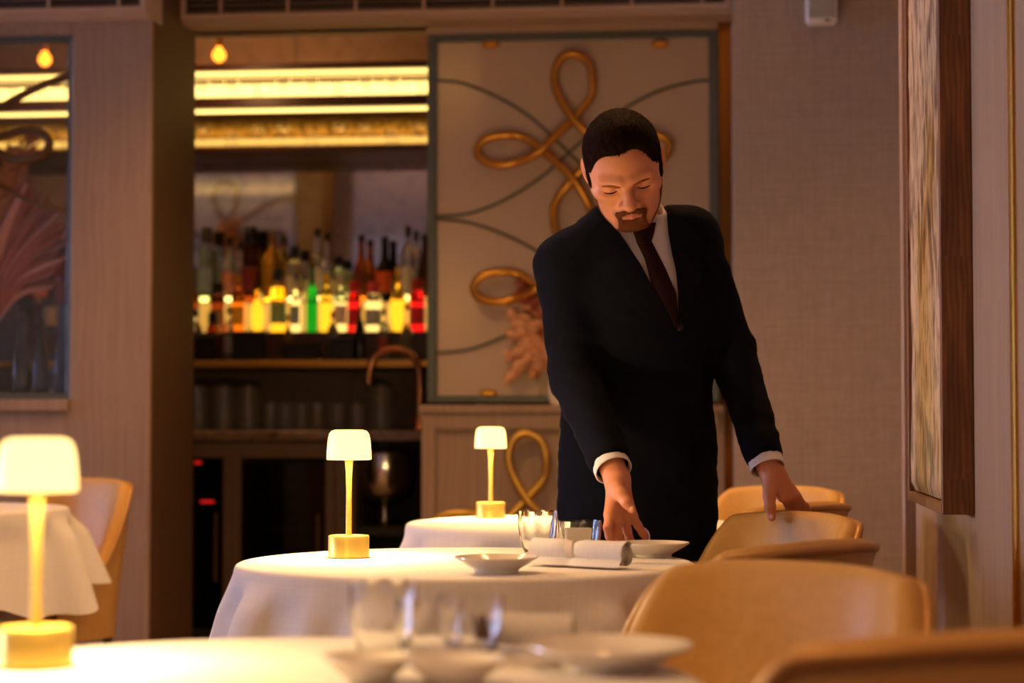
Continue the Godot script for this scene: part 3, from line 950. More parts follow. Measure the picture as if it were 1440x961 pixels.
func under_counter(x0: float, x1: float, sh: float) -> void:
	var cx := (x0 + x1) * 0.5
	var w := x1 - x0
	var zf := -8.62
	var ct := onz(430, 606, zf).y
	# splashback and worktop
	tag(put(span(Vector3(x0, ct + 0.002, ZB + 0.002), Vector3(x1, sh - 0.04, ZB + 0.03), 0.002), "splashback", M.lacquer_dark), "dark brown splashback between worktop and bottle shelf", "panel")
	tag(put(span(Vector3(x0, ct - 0.045, ZB + 0.002), Vector3(x1, ct, zf + 0.02), 0.006), "worktop", M.stone), "brown stone worktop running along the back of the bar", "worktop")
	var ytop := ct - 0.05
	var cab := func(pa: float, pb: float, say: String) -> Node3D:
		var a := onz(pa, 700, zf).x
		var b := onz(pb, 700, zf).x
		var o := thing("wine_cooler", say, "wine cooler", Vector3((a + b) * 0.5, 0, 0), 0.0, "wine coolers under the worktop")
		var ww := b - a
		var dd := zf - (ZB + 0.01)
		var zc := (zf + ZB + 0.01) * 0.5
		put(box(Vector3(0, ytop * 0.5, ZB + 0.03), Vector3(ww, ytop, 0.03), 0.002), "back_panel", M.dark, o)
		for g in [-1, 1]:
			put(box(Vector3(g * (ww * 0.5 - 0.02), ytop * 0.5, zc), Vector3(0.04, ytop, dd), 0.003), "side_panel", M.lacquer_dark, o)
		put(box(Vector3(0, ytop - 0.035, zc), Vector3(ww - 0.08, 0.07, dd), 0.003), "top_rail", M.lacquer_dark, o)
		put(box(Vector3(0, 0.05, zc), Vector3(ww - 0.08, 0.1, dd), 0.003), "plinth", M.dark, o)
		for k in 4:
			put(box(Vector3(0, 0.22 + k * 0.16, zc - 0.02), Vector3(ww - 0.08, 0.012, dd - 0.1), 0.002), "rack_shelf", M.dark, o)
		var door := put(box(Vector3(0, ytop * 0.5 + 0.01, zf - 0.012), Vector3(ww - 0.09, ytop - 0.2, 0.012), 0.002), "glass_door", M.smoked, o)
		put(box(Vector3(ww * 0.5 - 0.07, ytop * 0.5, zf + 0.006), Vector3(0.012, 0.30, 0.012), 0.003), "handle", M.bronze_panel, door)
		return o
	var c1: Node3D = cab.call(250.0, 326.0, "narrow wine cooler with smoked glass door beside the dark return wall")
	var c2: Node3D = cab.call(326.0, 470.0, "wide wine cooler with smoked glass door behind the middle table lamp")
	for q in [[291, 706, 20], [278, 651, 10]]:
		var p := onz(q[0], q[1], zf)
		put(box(Vector3(p.x - c1.position.x, p.y, zf - 0.003), Vector3(q[2] * 0.003, 0.012, 0.006), 0.001), "display_light", M.red_led, c1)
	var wine := lathe([Vector2(0, 0), Vector2(0.036, 0), Vector2(0.037, 0.004), Vector2(0.037, 0.19), Vector2(0.03, 0.215), Vector2(0.014, 0.24), Vector2(0.014, 0.30), Vector2(0, 0.30)], 16)
	var wcap := lathe([Vector2(0, 0.255), Vector2(0.0155, 0.255), Vector2(0.0155, 0.302), Vector2(0, 0.302)], 14)
	for row in 2:
		for k in 4:
			var p := onz(368 + k * 25, 700, -8.80)
			var o := thing("wine_bottle", "dark wine bottle on the %s rack of the wide wine cooler, %s from left" % [["middle", "lower"][row], ORD[k]], "bottle", Vector3(p.x, 0.54 - row * 0.16 + 0.0435, -8.80), 0.0, "bottles in the wide wine cooler")
			o.rotation = Vector3(-PI / 2, 0, 0)
			put(wine, "glass_body", M.dark_green, o)
			put(wcap, "foil", M.dark, o)
	# open recess with a steel wine bowl on a pedestal
	var a := onz(470, 700, zf).x
	var b := onz(607, 700, zf).x
	var cu := thing("bar_cabinet", "open dark cabinet with a lower shelf right of the wine coolers", "cabinet", Vector3((a + b) * 0.5, 0, 0))
	var ww := b - a
	put(box(Vector3(-ww * 0.5 + 0.045, ytop * 0.5, (zf + ZB) * 0.5), Vector3(0.09, ytop, zf - ZB - 0.03), 0.003), "side_panel", M.lacquer_dark, cu)
	put(box(Vector3(ww * 0.5 - 0.02, ytop * 0.5, (zf + ZB) * 0.5), Vector3(0.04, ytop, zf - ZB - 0.03), 0.003), "side_panel", M.lacquer_dark, cu)
	put(box(Vector3(0, ytop * 0.5, ZB + 0.03), Vector3(ww - 0.1, ytop, 0.03), 0.002), "back_panel", M.dark, cu)
	var ls := onz(545, 742, zf).y
	put(box(Vector3(0.02, ls - 0.02, (zf + ZB) * 0.5 + 0.01), Vector3(ww - 0.15, 0.04, zf - ZB - 0.07), 0.003), "shelf_board", M.dark, cu)
	var bp := onz(541, 700, -8.78)
	var bo := thing("wine_bowl", "large polished steel wine bowl on a pedestal in the open cabinet", "wine cooler bowl", Vector3(bp.x, ls, -8.78))
	var k := 8.9 / FOC
	put(lathe([Vector2(0, 0), Vector2(0.055, 0), Vector2(0.057, 0.006), Vector2(0.02, 0.02), Vector2(0.012, 0.04), Vector2(0.012, 0.085), Vector2(0.02, 0.1)], 24), "pedestal", M.steel, bo)
	put(lathe([Vector2(0, 0.098), Vector2(0.06, 0.105), Vector2(0.108, 0.14), Vector2(0.13, 0.20), Vector2(0.132, 0.27), Vector2(0.126, 0.32), Vector2(0.131, 0.325), Vector2(0.124, 0.325), Vector2(0.12, 0.31), Vector2(0.126, 0.26), Vector2(0.12, 0.2), Vector2(0.09, 0.14), Vector2(0, 0.112)], 36), "bowl", M.steel, bo)
	put(lathe([Vector2(0, 0.326), Vector2(0.012, 0.326), Vector2(0.016, 0.336), Vector2(0.01, 0.348), Vector2(0, 0.35)], 16), "knob", M.brass, bo)
	put(lathe([Vector2(0, 0.322), Vector2(0.122, 0.318), Vector2(0.122, 0.322), Vector2(0.06, 0.328), Vector2(0, 0.328)], 36), "lid", M.steel, bo)
	# glasses standing on the worktop
	var tum := lathe([Vector2(0, 0), Vector2(0.032, 0), Vector2(0.034, 0.004), Vector2(0.04, 0.12), Vector2(0.038, 0.12), Vector2(0.031, 0.014), Vector2(0, 0.014)], 18)
	var jar := lathe([Vector2(0, 0), Vector2(0.05, 0), Vector2(0.052, 0.005), Vector2(0.052, 0.17), Vector2(0.046, 0.185), Vector2(0.046, 0.2), Vector2(0.043, 0.2), Vector2(0.043, 0.182), Vector2(0.048, 0.168), Vector2(0.047, 0.012), Vector2(0, 0.012)], 20)
	var spots := [[279, 1], [315, 1], [350, 1], [380, 0], [402, 0], [424, 0], [446, 0], [474, 0], [502, 0], [535, 1], [40, 0], [75, 1]]
	var names := ["at the left end of the worktop", "second from the left end of the worktop", "left of the tumblers on the worktop", "", "", "", "", "", "", "beside the brass tap", "", "behind the left screen"]
	var order := [10, 3, 4, 5, 6, 7, 8]
	for i in spots.size():
		var nt: int = maxi(order.find(i), 0)
		var p := onz(spots[i][0], 590, -8.85)
		p.y = ct
		var g: Node3D
		if spots[i][1] == 1:
			g = thing("glass_jar", "tall dim glass jar " + names[i], "jar", p, 0.0, "glass jars on the worktop")
			put(jar, "jar_body", M.pane, g)
			put(lathe([Vector2(0, 0.2), Vector2(0.05, 0.2), Vector2(0.05, 0.212), Vector2(0.02, 0.22), Vector2(0, 0.226)], 18), "lid", M.dark, g)
		else:
			g = tag(put(tum, "tumbler", M.pane), "clear tumbler on the stone worktop under the bottle shelf, %s from the left" % ORD[nt], "glass", "tumblers on the worktop")
			g.position = p
	# tap
	var tp := onz(590, 604, -8.68)
	tp.y = ct
	var t := thing("bar_tap", "polished brass gooseneck bar tap at the right end of the worktop", "tap", tp)
	var pts := []
	for q in [[590, 596], [590, 560], [589, 525], [583, 505], [570, 494], [556, 491], [540, 494], [526, 505], [520, 520], [519, 540]]:
		pts.append(onz(q[0], q[1], -8.68) - tp)
	pts[0].y = 0.02
	put(tube(spline(pts, 5), 0.0155, 12), "spout", M.copper, t)
	put(lathe([Vector2(0, 0), Vector2(0.03, 0), Vector2(0.031, 0.006), Vector2(0.018, 0.022), Vector2(0.017, 0.05), Vector2(0, 0.05)], 20), "base", M.copper, t)
	put(tube(PackedVector3Array([Vector3(-0.015, 0.04, 0.0), Vector3(-0.05, 0.055, 0.02)]), 0.006, 8), "lever", M.copper, t)

# ------------------------------------------------------------------ tables, lamps, chairs
var tables := {}

func table(px: float, d: float, r: float, label: String, cloth_label: String, sd: int, drop := 0.285, flare := 0.075) -> Vector3:
	var p := gp(px, d, 0.0)
	var o := thing("dining_table", label, "table", p, 0.0, "round dining tables")
	put(lathe([Vector2(0, TABLE_Y - 0.034), Vector2(r - 0.006, TABLE_Y - 0.034), Vector2(r, TABLE_Y - 0.028), Vector2(r, TABLE_Y - 0.008), Vector2(r - 0.004, TABLE_Y - 0.004), Vector2(0, TABLE_Y - 0.004)], 48), "tabletop", M.walnut, o)
	put(lathe([Vector2(0, 0.02), Vector2(0.06, 0.02), Vector2(0.04, 0.06), Vector2(0.035, 0.6), Vector2(0.06, TABLE_Y - 0.036), Vector2(0, TABLE_Y - 0.036)], 24), "column", M.dark, o)
	put(lathe([Vector2(0, 0), Vector2(0.26, 0), Vector2(0.265, 0.006), Vector2(0.255, 0.016), Vector2(0.06, 0.022), Vector2(0, 0.022)], 40), "base", M.dark, o)
	# cloth: flat top, rounded fall, folds that open towards the hem
	var rg := RandomNumberGenerator.new()
	rg.seed = sd
	var waves := []
	for k in [5, 9, 13, 16]:
		waves.append([k, rg.randf() * TAU, rg.randf_range(0.5, 1.0)])
	var prof := [[0.0, 0.0], [0.3, 0.0], [0.6, 0.0], [0.85, 0.0], [0.96, 0.0], [0.985, -0.001], [0.997, -0.004], [1.004, -0.010], [1.008, -0.02]]
	var rows := []
	var seg := 240
	var top := TABLE_Y
	for q in prof:
		var row := PackedVector3Array()
		for j in seg:
			var a := TAU * j / seg
			row.append(Vector3(cos(a) * r * q[0], top + q[1], sin(a) * r * q[0]))
		rows.append(row)
	var steps := 26
	for i in range(1, steps + 1):
		var t := float(i) / steps
		var row := PackedVector3Array()
		for j in seg:
			var a := TAU * j / seg
			var f := 0.0
			for wv in waves:
				f += cos(a * wv[0] + wv[1] + 0.35 * t * sin(a * 2.0 + wv[1])) * wv[2]
			f /= 2.2
			f = signf(f) * pow(absf(f), 0.7)
			var rr := r * 1.008 + flare * pow(t, 0.9) + (0.026 * smoothstep(0.0, 0.28, t) + 0.03 * t) * f
			row.append(Vector3(cos(a) * rr, top - 0.02 - (drop - 0.02 + 0.05 * cos(a * 4.0)) * t - 0.012 * t * f, sin(a) * rr))
		rows.append(row)
	var st := tool()
	grid(st, rows, true, 0, true)
	var c := put(done(st), "tablecloth", M.cloth)
	c.position = p
	c.rotation.y = rg.randf() * TAU
	tag(c, cloth_label, "tablecloth", "white tablecloths")
	return p

func table_lamp(px: float, d: float, label: String) -> void:
	var o := thing("table_lamp", label, "lamp", gp(px, d, TABLE_Y), 0.0, "cordless table lamps")
	put(lathe([Vector2(0, 0), Vector2(0.040, 0), Vector2(0.0415, 0.0015), Vector2(0.0415, 0.043), Vector2(0.040, 0.045), Vector2(0, 0.045)], 48), "base", M.lamp_brass, o)
	put(lathe([Vector2(0, 0.0445), Vector2(0.0062, 0.0445), Vector2(0.0058, 0.08), Vector2(0.0055, 0.13), Vector2(0.0062, 0.17), Vector2(0.0085, 0.195), Vector2(0.013, 0.205), Vector2(0, 0.206)], 20), "stem", M.lamp_brass, o)
	put(lathe([Vector2(0.0, 0.199), Vector2(0.0445, 0.1985), Vector2(0.0458, 0.2), Vector2(0.0452, 0.215), Vector2(0.0432, 0.240), Vector2(0.0405, 0.2515), Vector2(0.036, 0.257), Vector2(0.028, 0.2595), Vector2(0, 0.260)], 48), "lamp_shade", M.shade, o)
	var l := OmniLight3D.new()
	l.name = "bulb"
	l.light_color = LAMP_C
	l.light_energy = LAMP_E
	l.light_size = 0.03
	l.omni_range = 12.0
	l.omni_attenuation = 2.0
	l.shadow_enabled = true
	o.add_child(l)
	l.position = Vector3(0, 0.23, 0)
	var s := SpotLight3D.new()
	s.name = "under_shade_light"
	s.light_color = LAMP_C
	s.light_energy = LAMP_SPOT_E
	s.light_size = 0.03
	s.spot_angle = 72.0
	s.spot_angle_attenuation = 0.8
	s.spot_range = 6.0
	s.spot_attenuation = 2.0
	s.shadow_enabled = true
	o.add_child(s)
	s.position = Vector3(0, 0.2005, 0)
	s.rotation_degrees = Vector3(-90, 0, 0)

const LAMP_C := Color(1.0, 0.84, 0.58)

func build_tables() -> void:
	M.lamp_brass = mat(Color(0.98, 0.84, 0.42), 0.42, 0.75)
	tables.near = table(400, 2.14, 0.45, "round dining table nearest the camera under a white cloth", "white tablecloth on the nearest table at the bottom of the picture", 3)
	tables.mid = table(655, 3.95, 0.452, "round dining table in front of the man under a white cloth", "white tablecloth with soft folds on the table the man reaches over", 9)
	tables.far = table(803, 5.45, 0.45, "round dining table behind the man's right arm under a white cloth", "white tablecloth on the far table with the smallest lamp", 6, 0.285, 0.035)
	tables.left = table(-105, 6.35, 0.45, "round dining table at the left edge under a white cloth", "white tablecloth at the left edge hanging down beside the leather chair", 8)
	table_lamp(53, 2.27, "brass table lamp with glowing shade on the nearest table at lower left")
	table_lamp(491, 4.06, "brass table lamp with glowing shade on the middle table in front of the wine cooler")
	table_lamp(690, 5.68, "brass table lamp with glowing shade on the far table, smallest of three")

func chair_plan(a: float, grow: float, f: float) -> Vector2:
	var s := sin(a)
	var c := cos(a)
	var e := 2.0 / 2.7
	return Vector2(signf(s) * pow(absf(s), e) * (0.272 * f + grow), -signf(c) * pow(absf(c), e) * (0.262 * f + grow))

func chair_top(a: float) -> float:
	return lerpf(0.82, 0.435, smoothstep(deg_to_rad(44.0), deg_to_rad(112.0), absf(a))) + 0.012 * cos(a * 2.0) - 0.012

func make_chair(label: String) -> Node3D:
	var o := thing("dining_chair", label, "chair", Vector3.ZERO, 0.0, "caramel leather tub chairs")
	var A := deg_to_rad(116.0)
	var cols := 72
	var rows := []
	var edge := PackedVector3Array()
	for i in cols + 1:
		var a := -A + 2.0 * A * i / cols
		var top := chair_top(a)
		var row := PackedVector3Array()
		# outer skin from below upward, over the rim and down the inside
		for k in 9:
			var y := lerpf(0.30, top - 0.012, k / 8.0)
			var f := 0.84 + 0.16 * smoothstep(0.26, 0.82, y)
			var q := chair_plan(a, 0.0, f)
			row.append(Vector3(q.x, y, q.y))
		var ft := 0.84 + 0.16 * smoothstep(0.26, 0.82, top)
		for k in 5:
			var b := PI * k / 4.0
			var q := chair_plan(a, -0.019 + 0.019 * cos(b), ft)
			row.append(Vector3(q.x, top - 0.008 + 0.016 * sin(b), q.y))
		for k in 8:
			var y := lerpf(top - 0.02, 0.38, (k + 1) / 8.0)
			var f := 0.84 + 0.16 * smoothstep(0.26, 0.82, y)
			var q := chair_plan(a, -0.04 - 0.02 * smoothstep(0.8, 0.45, y), f)
			row.append(Vector3(q.x, y, q.y))
		rows.append(row)
		var qe := chair_plan(a, 0.003, ft)
		edge.append(Vector3(qe.x, top - 0.006, qe.y))
	var st := tool()
	grid(st, rows, false, 0, false)
	for e in [0, cols]:
		var pl := []
		for v in rows[e]:
			pl.append(v)
		st.set_smooth_group(3 + e)
		var m := pl.size()
		for k in m / 2:
			tri(st, pl[k], pl[k + 1], pl[m - 1 - k])
			tri(st, pl[m - 1 - k], pl[k + 1], pl[m - 2 - k])
	put(done(st), "shell", M.leather, o)
	put(tube(edge, 0.0085, 10, false), "piping", M.piping, o)
	# seat cushion
	var prof := [[0.0, 0.30], [0.9, 0.30], [1.0, 0.325], [1.0, 0.43], [0.985, 0.452], [0.93, 0.468], [0.6, 0.474], [0.0, 0.476]]
	var srows := []
	for q in prof:
		var r := PackedVector3Array()
		for j in 48:
			var a := TAU * j / 48
			var pl := chair_plan(a, -0.045, 0.87)
			if pl.y > 0:
				pl.y *= 1.12
			r.append(Vector3(pl.x * q[0], q[1], pl.y * q[0]))
		srows.append(r)
	st = tool()
	grid(st, srows, true, 0, true)
	put(done(st), "seat_cushion", M.leather, o)
	for sx in [-1, 1]:
		for sz in [-1, 1]:
			put(tube(PackedVector3Array([Vector3(sx * 0.155, 0.31, sz * 0.15), Vector3(sx * 0.19, 0.0, sz * 0.19)]), [0.018, 0.010], 12), "leg", M.leg_wood, o)
	return o

func build_chairs() -> void:
	# column of the back's middle, its distance, table it faces, wording
	var t: Vector3 = tables.near
	var list := [
		[1140, 2.86, tables.near, "tub chair with smooth caramel back filling the lower right of the picture"],
		[1160, 3.36, tables.mid, "tub chair with rounded rim between the large front chair and the man's chair"],
		[1140, 4.40, tables.mid, "tub chair whose back the man's left hand rests on"],
		[1146, 4.92, tables.far, "tub chair with shining rim just behind the one the man holds"],
		[1115, 6.15, tables.far, "tub chair farthest away, in front of the linen wall"],
		[1430, 1.93, tables.near, "blurred tub chair cropped by the lower right corner"],
		[138, 6.95, tables.left, "tub chair with glossy curved side left of the dark return wall"]]
	var turns := [0.0, 0.0, 0.0, 0.0, 0.0, -55.0, 0.0]
	var first: Node3D = null
	for i in list.size():
		var L: Array = list[i]
		var b := gp(L[0], L[1], 0.0)
		var to: Vector3 = L[2]
		var dir := (Vector3(to.x, 0, to.z) - b).normalized()
		var turn := atan2(dir.x, dir.z) + deg_to_rad(turns[i])
		var p := b + Vector3(sin(turn), 0, cos(turn)) * 0.25
		var txt: String = L[3]
		if first == null:
			first = make_chair(txt)
			first.position = p
			first.rotation.y = turn
		else:
			copy_of(first, p, turn, txt)

# ------------------------------------------------------------------ things on the tables
func plate(px: float, d: float, r: float, label: String) -> void:
	var o := put(lathe([Vector2(0, 0.003), Vector2(r * 0.44, 0.003), Vector2(r * 0.46, 0.0), Vector2(r * 0.52, 0.0), Vector2(r * 0.54, 0.006), Vector2(r * 0.7, 0.013), Vector2(r * 0.9, 0.022), Vector2(r, 0.027), Vector2(r * 0.995, 0.0295), Vector2(r * 0.9, 0.026), Vector2(r * 0.68, 0.0165), Vector2(r * 0.5, 0.0105), Vector2(0, 0.0095)], 56), "side_plate", M.china)
	o.position = gp(px, d, TABLE_Y + 0.0005)
	tag(o, label, "plate", "white side plates")

func water_glass(px: float, d: float, r: float, h: float, label: String) -> void:
	# tumbler with softly fluted sides
	var st := tool()
	var out := [[0.0, 0.0], [0.55, 0.0], [0.66, 0.02], [0.80, 0.16], [0.92, 0.42], [0.99, 0.75], [1.0, 1.0], [0.975, 1.0], [0.965, 0.75], [0.897, 0.42], [0.775, 0.17], [0.6, 0.065], [0.0, 0.055]]
	var rows := []
	for q in out:
		var row := PackedVector3Array()
		for j in 64:
			var a := TAU * j / 64
			var fl := 1.0 + 0.028 * cos(a * 8.0) * smoothstep(0.0, 0.3, q[1]) * (1.0 - 0.75 * smoothstep(0.7, 1.0, q[1]))
			row.append(Vector3(cos(a) * r * q[0] * fl, h * q[1], sin(a) * r * q[0] * fl))
		rows.append(row)
	grid(st, rows.slice(0, 7), true, 0, true)
	grid(st, rows.slice(6, 8), true, 1, true)
	grid(st, rows.slice(7, 13), true, 2, true)
	var o := put(done(st), "water_glass", M.glass)
	o.position = gp(px, d, TABLE_Y + 0.0005)
	o.rotation.y = rng.randf() * TAU
	tag(o, label, "glass", "fluted water glasses")

# rolled napkin held by a paper band; axis runs from a to b on the table
func napkin(pa: Array, pb: Array, r: float, band: float, label: String, band_mat: Material, tail := true) -> void:
	var a := gp(pa[0], pa[1], TABLE_Y)
	var b := gp(pb[0], pb[1], TABLE_Y)
	var v := b - a
	var l := v.length()
	var o := thing("rolled_napkin", label, "napkin", (a + b) * 0.5, atan2(-v.z, v.x), "rolled white napkins")
	# spiral section swept along x
	var sec := []
	var turns := 2.6
	var n := 70
	for i in n + 1:
		var t := float(i) / n
		var ang := -PI * 0.5 + TAU * turns * t
		var rad := r * (0.22 + 0.78 * t)
		sec.append(Vector2(cos(ang) * rad, sin(ang) * rad + r))
	# the free end runs out along the table
	var last: Vector2 = sec[n]
	if tail:
		sec.append(Vector2(r * 0.9, r * 0.62))
		sec.append(Vector2(r * 1.25, r * 0.22))
		sec.append(Vector2(r * 1.6, 0.003))
	var rows := []
	var steps := 18
	for i in steps + 1:
		var x := l * (float(i) / steps - 0.5)
		var pinch := 1.0
		if band > -1.0:
			pinch = 1.0 - 0.20 * exp(-pow((x / l - band) / 0.06, 2.0))
		var row := PackedVector3Array()
		for s: Vector2 in sec:
			row.append(Vector3(x, 0.0015 + r + (s.y - r) * pinch if s.y > 0.01 else 0.0015 + s.y, s.x * pinch))
		rows.append(row)
	var st := tool()
	grid(st, rows, false, 0)
	# second skin so that the cloth has thickness
	var rows2 := []
	for row: PackedVector3Array in rows:
		var r2 := PackedVector3Array()
		for p in row:
			var c := Vector3(p.x, r, 0)
			r2.append(p + (c - p).normalized() * 0.0022)
		rows2.append(r2)
	grid(st, rows2, false, 1, true)
	put(done(st), "napkin_roll", M.napkin, o)
	if band > -1.0:
		var ring := PackedVector3Array()
		for j in 28:
			var g := TAU * j / 28
			ring.append(Vector3(band * l, 0.0015 + r + sin(g) * (r * 0.86), cos(g) * (r * 0.86)))
		var bst := tool()
		var br := []
		for e in [-0.009, 0.009]:
			var row := PackedVector3Array()
			for p in ring:
				row.append(p + Vector3(e - 0.35 * (p.y - r) , 0, 0))
			br.append(row)
		grid(bst, br, true, 0)
		put(done(bst), "paper_band", band_mat, o)

func build_tableware() -> void:
	M.band = mat(Color(0.86, 0.80, 0.72), 0.6)
	M.band_dark = mat(Color(0.40, 0.22, 0.18), 0.6)
	# middle table
	plate(698, 3.66, 0.077, "white side plate on the front of the middle table left of the napkins")
	plate(916, 4.08, 0.077, "white side plate under the man's right hand on the middle table")
	water_glass(756, 4.17, 0.041, 0.089, "taller fluted water glass on the middle table left of the other")
	water_glass(815, 4.10, 0.045, 0.072, "lower wide fluted water glass behind the rolled napkin")
	napkin([752, 3.86], [882, 3.74], 0.0255, -0.06, "rolled white napkin with a paper band at the front of the middle table", M.band)
	napkin([768, 4.06], [800, 3.98], 0.013, -2.0, "small rolled white napkin between the two water glasses", M.band, false)
	# menu card
	var o := thing("menu_card", "small folded white card standing behind the rolled napkin", "card", gp(813, 3.93, TABLE_Y), deg_to_rad(YAW + 10))
	put(box(Vector3(0, 0.033, 0.012), Vector3(0.05, 0.068, 0.0012), 0.0003), "front_leaf", M.card, o).rotation.x = -0.35
	put(box(Vector3(0, 0.033, -0.012), Vector3(0.05, 0.068, 0.0012), 0.0003), "back_leaf", M.card, o).rotation.x = 0.35
	# cloth edge under the man's fingers
	var cl := thing("folded_cloth", "small white cloth pinched by the man's right fingers above the plate", "cloth", at(900, 762, 4.27))
	var pts := []
	for q in [[886, 744], [889, 755], [895, 765], [903, 769], [910, 766], [913, 757], [911, 748], [905, 743]]:
		pts.append(at(q[0], q[1], 4.285) - cl.position)
	put(tube(spline(pts, 5), 0.0055, 10, false, 0.35), "rolled_edge", M.napkin, cl)
	# nearest table
	water_glass(540, 2.36, 0.040, 0.089, "blurred fluted water glass on the nearest table, leftmost of three")
	water_glass(605, 2.30, 0.040, 0.075, "blurred fluted water glass in the middle of the nearest table setting")
	water_glass(664, 2.38, 0.038, 0.072, "blurred fluted water glass touching the napkin on the nearest table")
	napkin([672, 2.44], [806, 2.42], 0.022, -0.42, "blurred rolled white napkin on the nearest table", M.band_dark, false)
	plate(855, 2.24, 0.095, "blurred plate at the right of the nearest table")
	plate(520, 2.13, 0.05, "blurred white plate at the lower edge of the picture, left one")
	plate(640, 2.11, 0.055, "blurred white plate at the lower edge of the picture, right one")

# ------------------------------------------------------------------ dried flowers
func frond(path: PackedVector3Array, blades: int, reach: float, wide: float, sd: int, soft: float) -> ArrayMesh:
	var r := RandomNumberGenerator.new()
	r.seed = sd
	var st := tool()
	atube(st, path, 0.0022, 6)
	var n := path.size()
	for i in blades:
		var t := 0.25 + 0.75 * float(i) / blades
		var k := mini(int(t * (n - 1)), n - 2)
		var p := path[k].lerp(path[k + 1], t * (n - 1) - k)
		var tan := (path[k + 1] - path[k]).normalized()
		var side := Vector3(r.randf_range(-1, 1), r.randf_range(-1, 1), r.randf_range(-1, 1)).normalized()
		side = (side - tan * side.dot(tan)).normalized()
		var l := reach * (1.0 - 0.55 * t) * r.randf_range(0.7, 1.1)
		var mid := p + (tan * 0.75 + side * 0.65) * l * 0.55
		var tip := p + (tan * 0.9 + side * 0.6) * l - Vector3(0, soft * l, 0)
		var w := tan.cross(side).normalized() * wide
		var up := side * wide * 0.5
		st.set_smooth_group(-1)
		tri(st, p, mid - w, mid + up)
		tri(st, p, mid + up, mid + w)
		tri(st, mid - w, tip, mid + up)
		tri(st, mid + up, tip, mid + w)
		tri(st, p, mid + w, mid - w)
		tri(st, mid + w, tip, mid - w)
	return done(st)

# long pleated leaf blade
func blade(path: PackedVector3Array, wide: float) -> ArrayMesh:
	var st := tool()
	var rows := []
	var n := path.size()
	for i in n:
		var t := float(i) / (n - 1)
		var tan := (path[mini(i + 1, n - 1)] - path[maxi(i - 1, 0)]).normalized()
		var side := tan.cross(Vector3(0.3, 0.2, 1).normalized()).normalized()
		var up := side.cross(tan).normalized()
		var w := wide * (0.25 + 0.9 * sin(PI * clampf(0.12 + 0.86 * t, 0, 1)))
		rows.append(PackedVector3Array([path[i] - side * w, path[i] + up * w * 0.6, path[i] + side * w, path[i] + up * (w * 0.6 - 0.0015)]))
	for k in 4:
		var strip := []
		for r: PackedVector3Array in rows:
			strip.append(PackedVector3Array([r[k], r[(k + 1) % 4]]))
		grid(st, strip, false, k)
	return done(st)

